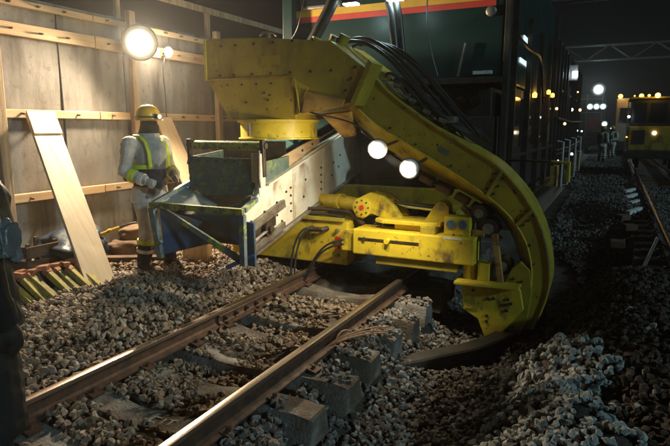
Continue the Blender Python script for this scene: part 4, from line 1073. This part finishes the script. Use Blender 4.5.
# cutter bar sweeping under the track
cb = [(1.98, 6.2, -.08), (1.9, 6.0, -.24), (1.75, 5.65, -.31), (1.52, 5.2, -.33), (1.24, 4.85, -.335), (.98, 4.55, -.34), (.6, 4.3, -.36), (-.4, 4.25, -.42)]
cbs = smooth(cb, 4)
mbk = MB(); q = []
for i, p in enumerate(cbs):
    p = Vector(p); tg = (Vector(cbs[min(i + 1, len(cbs) - 1)]) - Vector(cbs[max(i - 1, 0)])).normalized()
    s_ = tg.cross(V(0, 0, 1)).normalized()
    for a, b in ((-.09, -.11), (.09, -.11), (.09, .07), (.075, .085), (-.075, .085), (-.09, .07)): q.append(p + s_ * a + V(0, 0, b))
n = 6
mbk.add(q, [(i * n + j, i * n + (j + 1) % n, (i + 1) * n + (j + 1) % n, (i + 1) * n + j) for i in range(len(cbs) - 1) for j in range(n)] + [tuple(range(n))[::-1], tuple(range((len(cbs) - 1) * n, len(cbs) * n))]
        ).build('cutter_bar', 'under', mc, smooth=True, autos=40)

# --- work lamps on the chute
for p in ((.51, 5.15, 1.61), (.84, 5.15, 1.43)):
    p = Vector(p); d = (V(1.7, 0.0, 1.5) - p).normalized()
    wl = MB().lathe(p - d * .1, [(.03, 0), (.06, .03), (.09, .07), (.1, .1), (.093, .102)], 24, tuple(d)).build('work_lamp', 'lamp_shell', mc, smooth=True)
    MB().lathe(p + d * .003, [(.092, 0), (.086, .012), (.04, .022)], 24, tuple(d)).build('lamp_lens', emit_lens('work lamp glass', (1, .9, .72), 60, .094), wl, origin=tuple(p + d * .015), smooth=True)
    MB().beam(p - d * .08, p + V(-.02, .58, .06), .03, .02).build('lamp_bracket', 'steel', wl)
    lamp(wl, p + d * .09, 85, (1, .84, .56), .05, 'SPOT', p + V(-.72, -.1, -.68), R(170))

# --- hoses running over the chute
for k in range(6):
    o_ = .045 * k + random.uniform(-.03, .03)
    ju = [random.uniform(-.07, .07) for _ in range(6)]
    MB().tube(bez((-.3 + o_, 5.85 + .05 * k, 2.72 + .02 * (k % 3)), (.1 + o_ + ju[0], 5.8 + .05 * k, 2.95 - .03 * k + ju[1]), (.55 + o_ + ju[2], 5.8 + .05 * k, 2.35 + ju[3]), (.85 + o_, 5.82 + .05 * k, 2.0 + ju[4]), 14) +
              bez((.85 + o_, 5.82 + .05 * k, 2.0 + ju[4]), (1.0 + o_, 5.83 + .05 * k, 1.86), (1.1 + o_, 5.9, 1.78), (1.22 + .03 * k, 6.0 + .05 * k, 1.75 - .02 * k), 10)[1:],
              .016 if k % 2 else .021, 8).build('hydraulic_hose', 'black', mc, smooth=True)
for x, z in ((.45, 2.3), (.62, 2.14), (.78, 2.02), (.95, 1.93)):
    cl_ = MB().box((x - random.uniform(.03, .07), 5.78 + random.uniform(0, .08), z - .06), (x + random.uniform(.03, .06), 6.12, z + random.uniform(.0, .04))).build('hose_clamp', 'chain_rust', mc, bevel=.012)
    MB().cyl((x - .01, 5.77, z - .03), (x + .06, 5.77, z - .06), .022, 8).build('hose_fitting', 'steel_light', mc, smooth=True)
for k in range(11):
    t0 = random.uniform(.25, .8); t1 = t0 + random.uniform(.3, .55); f = lambda t: V(t, 0, 2.43 - .78 * (t - .16) + .06)
    yy = 5.76 + random.uniform(0, .3); a, b = f(t0), f(min(t1, 1.4)); hh = random.uniform(.03, .16)
    MB().tube(bez((a.x, yy, a.z), (a.x + .08, yy - .03, a.z + hh), (b.x - .12, yy + random.uniform(-.06, .1), b.z + hh * .9), (b.x, yy + .05, b.z - .03), 14), random.choice([.009, .012, .016]), 8).build('thin_hose', 'black', mc, smooth=True)
    MB().cyl((b.x - .02, yy + .05, b.z - .01), (b.x + .04, yy + .05, b.z - .06), .02, 8).build('hose_fitting', random.choice(['steel_light', 'steel', 'chain_rust']), mc, smooth=True)
MB().tube([(.32, 5.74, 2.32), (.46, 5.74, 2.2), (.6, 5.76, 2.12)], .016, 8).build('steel_pipe', 'steel_light', mc, smooth=True)
MB().tube([(.3, 5.72, 2.24), (.42, 5.72, 2.34)], .013, 8).build('steel_pipe', 'steel_light', mc, smooth=True)
MB().box((.98, 5.8, 1.86), (1.1, 5.95, 1.93)).build('coupling', 'steel_light', mc, bevel=.02)
for x, y in ((-.52, 5.75), (-.28, 5.72), (-.16, 5.72)):
    MB().cyl((x, y, 2.7), (x + .05, y, 2.8), .06, 14).build('motor_cap', 'yellow_dirty', mc, smooth=True)

# --- carbody behind: dark green end, stripes, window
CY0 = 6.9
body = MB().box((-1.42, CY0, 2.36), (1.36, 12.4, 4.1)).build('car_body', 'teal_body', mc, bevel=.03)
MB().box((-1.42, CY0 - .006, 3.2), (1.25, CY0 + .02, 3.27)).build('red_stripe', 'stripe_red', body)
MB().box((-1.42, CY0 - .006, 3.272), (1.25, CY0 + .02, 3.36)).build('yellow_stripe', 'stripe_yellow', body)
wf = MB().box((-1.33, CY0 - .03, 3.36), (-.72, CY0 + .02, 3.95)).build('window_frame', 'steel_light', body, bevel=.02)
MB().box((-1.29, CY0 - .036, 3.4), (-.76, CY0 + .01, 3.91)).build('window_pane', 'glass', wf)
MB().box((-1.55, CY0 - .12, 1.5), (-1.4, CY0 + .02, 3.9)).build('corner_post', 'teal_body', mc, bevel=.01)
MB().box((1.36, CY0 - .02, .9), (1.43, CY0 + .1, 4.1)).build('corner_post', 'under', mc, bevel=.008)
MB().lathe((1.2, CY0, 3.14), [(.06, 0), (.06, .03), (.045, .04)], 18, (0, -1, 0)).build('marker_lamp', 'steel_light', body, smooth=True)
MB().box((1.02, CY0 - .04, 2.435), (1.24, CY0 + .01, 2.475)).build('lettered_plate', 'label_white', body)
MB().beam((.84, CY0 - .04, 2.42), (.92, CY0 - .04, 2.8), .025, .02).build('grab_rod', 'steel_light', body)
MB().box((-.2, CY0 - .05, 2.33), (1.36, CY0 + .05, 2.4)).build('sill', 'steel', body, bevel=.008)
MB().box((-.55, CY0 + .25, .75), (1.2, 13, 2.3)).build('underframe', 'under', mc, bevel=.02)
for x in (.85, 1.02):
    MB().lathe((x, CY0 + .26, 2.14), [(.07, 0), (.07, .08), (.05, .1)], 16, (0, -1, 0)).build('buffer_lamp', 'steel', mc, smooth=True)
MB().box((-.3, CY0 - .1, 1.75), (.6, CY0 + .26, 2.2)).build('valve_cabinet', 'under', mc, bevel=.02)
MB().box((.75, CY0 + .0, 1.35), (1.3, CY0 + .26, 1.95)).build('valve_cabinet', 'under', mc, bevel=.02)
MB().cyl((-.2, CY0 + .1, 1.3), (.6, CY0 + .1, 1.3), .16, 20).build('air_tank', 'under', mc, smooth=True)
MB().beam((-1.1, CY0, .95), (1.25, CY0, .95), .14, .2).build('cross_member', 'yellow_dirty', mc, bevel=.01)
MB().beam((-.7, 6.1, .75), (-.7, 8, .85), .16, .18).build('draw_beam', 'yellow_dirty', mc, bevel=.01)
MB().beam((.9, 5.6, .7), (.9, 8, .85), .16, .18).build('draw_beam', 'yellow_dirty', mc, bevel=.01)
for p0, p1_, r_ in (((-.38, 6.3, 3.6), (-.9, 6.25, 2.7), .07), ((.02, 6.45, 3.6), (.25, 6.35, 2.55), .05), ((.12, 6.45, 3.6), (.34, 6.35, 2.5), .035)):
    MB().tube([p0, Vector(p0).lerp(Vector(p1_), .5) + V(.03, 0, .02), p1_], r_, 10).build('boom_strut', 'black', mc, smooth=True)
MB().beam((-1.2, 6.4, 3.62), (.6, 6.4, 3.62), .1, .1).build('boom_beam', 'under', mc, bevel=.01)
MB().tube(bez((-.9, 6.3, 3.5), (-1.0, 6.25, 3.1), (-1.0, 6.3, 3.0), (-1.3, 6.5, 2.9), 12), .008, 6).build('thin_cable', 'black', mc, smooth=True)
MB().tube(bez((.55, 6.6, 3.6), (.5, 6.5, 3.0), (.6, 6.5, 2.7), (.7, 6.5, 2.4), 12), .008, 6).build('thin_cable', 'black', mc, smooth=True)
for x in (-.33, .22):
    wl = MB().box((x - .1, 6.28, 3.26), (x + .1, 6.4, 3.4)).build('work_lamp', 'lamp_shell', mc, bevel=.012)
    MB().box((x - .085, 6.29, 3.245), (x + .085, 6.39, 3.262)).build('lamp_lens', 'cool', wl)
    lamp(wl, (x, 6.36, 3.19), 1.6, (.55, .95, 1), .06)

# side walkway, cab and posts receding on the right
MB().box((1.36, 12.4, .8), (1.44, 12.5, 4.0)).build('side_post', 'under', mc)
cab = MB().box((-1.3, 12.5, 1.0), (1.4, 22, 3.7)).build('rear_car', 'under', mc, bevel=.03)
for k, (y0, y1) in enumerate(((7.3, 8.4), (8.6, 9.7), (9.9, 11.0), (11.2, 12.2))):
    dr = MB().box((1.36, y0, .95), (1.40, y1, 2.32)).build('side_panel', 'under', mc, bevel=.01)
    MB().box((1.36, y0 + .1, 1.55), (1.408, y1 - .1, 2.2)).build('side_window', 'glass', dr)
for y in (7.2, 8.5, 9.8, 11.1): MB().box((1.4, y - .03, .7), (1.47, y + .03, 3.3)).build('side_post', 'steel', mc)
for z in (.75, 1.45): MB().box((1.43, 7.2, z - .02), (1.46, 12.4, z + .02)).build('hand_rail', 'steel', mc)
MB().box((1.2, 7.1, .55), (1.75, 12.4, .6)).build('walkway', 'steel', mc)
for y, z, L_ in ((8.3, 3.0, .55), (8.05, 2.68, .9)):  # glowing strips painted in for bluish reflections on the cab windows
    MB().box((1.365, y, z), (1.38, y + L_, z + .06)).build('window_reflection', 'cool_dim', mc)
for y, z in ((8.75, 2.28), (11.3, 2.4), (10.6, 2.42)):  # glowing blobs added for amber reflections on the cab windows
    ab = MB().lathe((1.5, y, z), [(.015, -.04), (.032, -.035), (.034, .02), (.012, .04)], 12).build('amber_reflection', 'amber_dim', mc, smooth=True)
    lamp(ab, (1.62, y, z), 1.2, (1, .5, .08), .04)
for y, z, m_ in ((16.2, 3.15, 'cool'),):
    sp = MB().box((1.4, y - .15, z - .15), (1.62, y + .15, z + .25)).build('side_lamp', 'lamp_shell', mc, bevel=.02)
    MB().box((1.5, y - .16, z - .08), (1.62, y - .148, z + .08)).build('lamp_lens', m_, sp)
    lamp(sp, (1.6, y - .3, z), 8, (.75, .95, 1), .06)
for y, z in ((13.8, 1.05), (16.5, .95), (18.6, 1.0), (12.8, 2.2), (15.2, 1.9), (17.3, 2.3), (19.5, 2.9), (20.6, 1.7), (21.4, 2.4)):
    r_ = random.uniform(.02, .05)
    MB().lathe((1.45, y, z), [(r_, 0), (r_, .02), (r_ * .6, .03)], 12, (.6, -.8, 0)).build('small_lamp', emit('small lamp', random.choice([(.95, .95, .8), (.75, .95, 1), (1, .6, .2)]), 3.5), mc)
for k in range(11):                                    # ribs, boxes, pipes and rails along the rear car
    y = 12.9 + .85 * k
    MB().box((1.4, y, 1.0), (1.46, y + .07, 3.6)).build('side_rib', 'under', mc)
    if k % 2 == 0:
        eb = MB().box((1.18, y + .12, .5 - .05 * (k % 3)), (1.52, y + .7, .98)).build('equipment_box', 'steel' if k % 4 else 'orange_rust', mc, bevel=.02)
        MB().box((1.52, y + .3, .7), (1.535, y + .5, .78)).build('box_latch', 'steel_light', eb)
    if k % 3 == 1:
        wn = MB().box((1.4, y + .15, 2.2), (1.425, y + .75, 3.1)).build('side_window', 'glass', mc)
        MB().box((1.425, y + .15, 2.62), (1.437, y + .75, 2.66)).build('window_bar', 'steel_light', wn)
for z in (1.25, 1.33, 2.0): MB().tube([(1.5, 12.6, z), (1.5, 16.5, z - .05), (1.5, 22, z)], .025, 8).build('side_pipe', 'steel', mc, smooth=True)
for y in (13.0, 14.9, 17.4, 20.0):
    MB().tube([(1.5, y, .4), (1.62, y, .42), (1.62, y, 1.5), (1.5, y, 1.52)], .02, 8).build('grab_rail', 'label_white', mc, smooth=True)
MB().tube(bez((1.45, 7.3, 2.9), (1.65, 8.3, 2.6), (1.5, 9, 3.2), (1.46, 10.2, 2.2), 16), .02, 8).build('drooping_hose', 'black', mc, smooth=True)
for y in (8.6, 10.4, 15, 17):
    for sx in (-.567, .567):
        wh = MB().lathe((sx, y, .585), [(.1, -.07), (.425, -.065), (.425, .05), (.45, .055), (.45, .075), (.1, .08)], 28, (-1 if sx > 0 else 1, 0, 0)).build('wheel', 'under', mc, smooth=True, autos=35)
    MB().cyl((-.5, y, .585), (.5, y, .585), .08, 12).build('axle', 'under', mc, smooth=True)
MB().tube([(1.95, 7.0, 1.42), (2.15, 6.9, 1.42), (2.15, 6.9, 1.2)], .018, 8).build('handle_bar', 'yellow', mc, smooth=True)
MB().beam((1.4, 7.1, 1.42), (1.95, 7.0, 1.42), .03, .03).build('handle_arm', 'steel', mc)

# ------------------------------------------------------------------ second track vehicle, far trains, lattice gantries, lamps
SHIFT[0] = V(0, 6, .1)
yv = thing('track_vehicle', 'small yellow track vehicle with amber lights on the second track', 'rail vehicle', (4.0, 24, .16))
MB().box((3.05, 18, .85), (4.95, 22, 1.75)).build('body', 'loco_yellow', yv, bevel=.04)
cb2 = MB().box((3.1, 18.1, 1.75), (4.9, 21, 2.75)).build('cab', 'under', yv, bevel=.04)
for x0, x1 in ((3.2, 3.6), (3.72, 4.25), (4.37, 4.8)):
    MB().box((x0, 18.08, 1.9), (x1, 18.12, 2.6)).build('cab_window', 'glass', cb2)
MB().box((3.2, 17.98, 1.1), (3.6, 18.01, 1.6)).build('body_panel', 'under', yv)
MB().box((3.0, 18.0, 2.75), (5.0, 21.2, 2.82)).build('roof', 'loco_yellow', yv, bevel=.02)
MB().box((3.0, 17.95, .55), (5.0, 22.05, .84)).build('chassis', 'under', yv, bevel=.02)
for y in (18.7, 21.3):
    for x in (3.43, 4.56): MB().lathe((x, y, .5), [(.08, -.06), (.34, -.06), (.34, .05), (.36, .06), (.08, .065)], 20, (1 if x < 4 else -1, 0, 0)).build('wheel', 'under', yv, smooth=True)
for x, m_, s_ in ((3.62, 'amber_dim', .05), (3.42, 'amber_dim', .035), (3.9, 'amber', .09), (3.15, 'amber_dim', .03)):
    a_ = MB().ell((x, 17.98, 2.86), (s_, s_, s_), 12, 8).build('amber_lamp', m_, yv, smooth=True)
lamp(yv, (3.8, 23.7, 3.0), 7, (1, .55, .12), .06)
MB().lathe((3.02, 17.9, 2.1), [(.04, 0), (.04, .02)], 10, (0, -1, 0)).build('side_light', 'cool', yv)
MB().lathe((3.0, 17.9, 1.35), [(.03, 0), (.03, .02)], 10, (0, -1, 0)).build('side_light', 'amber_dim', yv)
MB().lathe((3.9, 17.98, 1.5), [(.07, 0), (.07, .02)], 12, (0, -1, 0)).build('headlight', emit('vehicle headlight', (1, .8, .6), 8), yv)
MB().box((2.96, 17.9, .8), (3.0, 17.95, 2.7)).build('hand_rail', 'steel_light', yv)

SHIFT[0] = V(0, 0, 0)
wv = thing('works_vehicle', 'pale works vehicle with square windows far along the second track', 'rail vehicle', (3.9, 40, .16))
MB().box((2.55, 40, .9), (5.2, 52, 3.6)).build('body', 'pale_body', wv, bevel=.08)
for x in (2.8, 3.6, 4.4): MB().box((x, 39.97, 2.1), (x + .6, 40.02, 3.0)).build('window', 'glass', wv)
MB().box((2.6, 39.9, .4), (5.1, 52, .88)).build('chassis', 'under', wv)
for x in (2.75, 3.9):
    a_ = MB().ell((x, 39.8, 3.7), (.13, .13, .13), 12, 8).build('amber_lamp', 'amber', wv, smooth=True)
lamp(wv, (3.2, 39.2, 3.6), 16, (1, .55, .15), .1)

ft = thing('works_train', 'far works train with a row of bright cool lamps on the worked track', 'rail vehicle', (0, 48, .16))
MB().box((-1.4, 48, .9), (1.7, 60, 4.3)).build('body', 'under', ft, bevel=.05)
MB().box((.6, 47.95, 1.6), (1.5, 48.02, 2.6)).build('red_panel', 'stripe_red', ft)
MB().box((-1.2, 47.9, .4), (1.5, 60, .88)).build('chassis', 'under', ft)
for x, z, r_ in ((.75, 3.35, .28), (1.2, 3.35, .28), (1.65, 3.35, .28), (1.25, 4.62, .5), (1.85, 2.05, .26), (.3, 1.5, .1), (1.5, 1.3, .1)):
    hl2 = MB().lathe((x, 47.85, z), [(r_ * .5, -.12), (r_ * 1.1, -.02), (r_ * 1.1, 0)], 14, (0, -1, 0)).build('lamp_housing', 'lamp_shell', ft, smooth=True)
    MB().lathe((x, 47.85, z), [(r_, .004), (r_ * .8, .03), (r_ * .3, .05)], 18, (0, -1, 0)).build('lamp_lens', emit_lens('far lamp glass', (.72, .96, 1), 60, r_), hl2, origin=(x, 47.83, z), smooth=True)
for x in (-.9, -.2, .5, 1.55): MB().box((x, 47.9, .9), (x + .08, 47.99, 4.25)).build('front_post', 'steel_light', ft)
for z in (1.5, 2.9, 3.9): MB().box((-1.3, 47.86, z), (1.65, 47.9, z + .06)).build('front_rail', 'steel_light', ft)
MB().box((-1.0, 46.9, .5), (1.4, 47.8, 1.1)).build('buffer_platform', 'steel', ft, bevel=.04)
MB().box((1.2, 47.95, 4.3), (1.3, 48.05, 4.6)).build('lamp_mast', 'under', ft)
lamp(ft, (1.25, 47.5, 4.5), 350, (.75, .95, 1), .25, 'SPOT', (1.8, 20, 0), R(110))

for x, y, rz, lab in ((2.05, 33, 2.6, 'distant worker standing between the tracks below the cool lamps'), (2.5, 37, -.6, 'farther worker standing beside the second track near the pale vehicle')):
    o = copy_tree(wk); o.location = (x, y, -.05); o.rotation_euler = (0, 0, rz); tag(o, lab, 'person', 'distant workers')
def gantry(y, z0, z1, x0, x1, label):
    t = thing('lattice_gantry', label, 'gantry', (0, y, 0), None)
    for dy in (0, .5):
        for z in (z0, z1): MB().beam((x0, y + dy, z), (x1, y + dy, z), .07, .07).build('chord', 'galv', t)
        k = x0; i = 0
        while k < x1 - .1:
            MB().beam((k, y + dy, z0 if i % 2 else z1), (min(k + 1.3, x1), y + dy, z1 if i % 2 else z0), .045, .045).build('diagonal', 'galv', t)
            k += 1.3; i += 1
    for x in (x0, x1): MB().beam((x, y + .25, -.1), (x, y + .25, z1 + .2), .25, .25).build('mast', 'galv', t)
gantry(21, 6.0, 6.7, -3.2, 9.6, 'dim lattice gantry spanning both tracks above the yellow vehicle')
gantry(40, 6.0, 6.9, -3.3, 9.8, 'farther lattice gantry above the pale works vehicle')

# ------------------------------------------------------------------ odds and ends on the right bank
o = MB().tube([(2.93, 6.9, .12), (3.22, 8.8, .3)], .022, 10).build('steel_bar', 'steel_light', None, origin=(3.05, 7.8, .15), smooth=True)
tag(o, 'shiny steel bar lying slanted on the brown bank by the second track', 'bar')
o = MB().beam((3.2, 6.3, .1), (3.36, 7.1, .12), .2, .14).build('timber_block', 'old_wood', None, origin=(3.28, 6.7, .05), bevel=.012)
tag(o, 'short dark timber block beside the steel bar on the bank', 'timber')
for k, (x, y) in enumerate(((2.75, 9.5), (2.95, 11.2), (2.85, 12.4))):
    o = MB().box((x - .1, y - .12, .0), (x + .1, y + .12, .1)).build('timber_chock', 'old_wood', None, origin=(x, y, 0), bevel=.01)
    o.rotation_euler = (0, 0, .3 * k); tag(o, 'small wooden chock lying beside the second track', 'chock', 'chocks beside the second track')
for k, y in enumerate((13.0, 14.4, 15.8, 17.2)):
    o = MB().beam((2.95, y, .06), (3.2, y + .5, .1), .09, .09).build('white_marker', 'label_white', None, origin=(3.05, y, 0), bevel=.008)
    tag(o, 'white painted marker block along the second track, %s from the steel bar' % ['first', 'second', 'third', 'fourth'][k], 'marker', 'white markers along the second track')

# ------------------------------------------------------------------ haze volume added for glow around the lamps
hz = MB().box((-12, -3, -2.5), (14, 75, 9.5)).build('haze', M['soil'])
hz.data.materials.clear()
hm_ = bpy.data.materials.new('added glow haze'); hm_.use_nodes = True
N = hm_.node_tree.nodes; N.remove(N['Principled BSDF'])
pv = N.new('ShaderNodeVolumePrincipled'); pv.inputs['Color'].default_value = (.95, .93, .9, 1); pv.inputs['Density'].default_value = .0022
pv.inputs['Anisotropy'].default_value = .66
hm_.node_tree.links.new(pv.outputs[0], N['Material Output'].inputs['Volume'])
hz.data.materials.append(hm_)
tag(hz, 'thin added glow haze around the lit work site', None, kind='stuff')
S.cycles.volume_bounces = 0
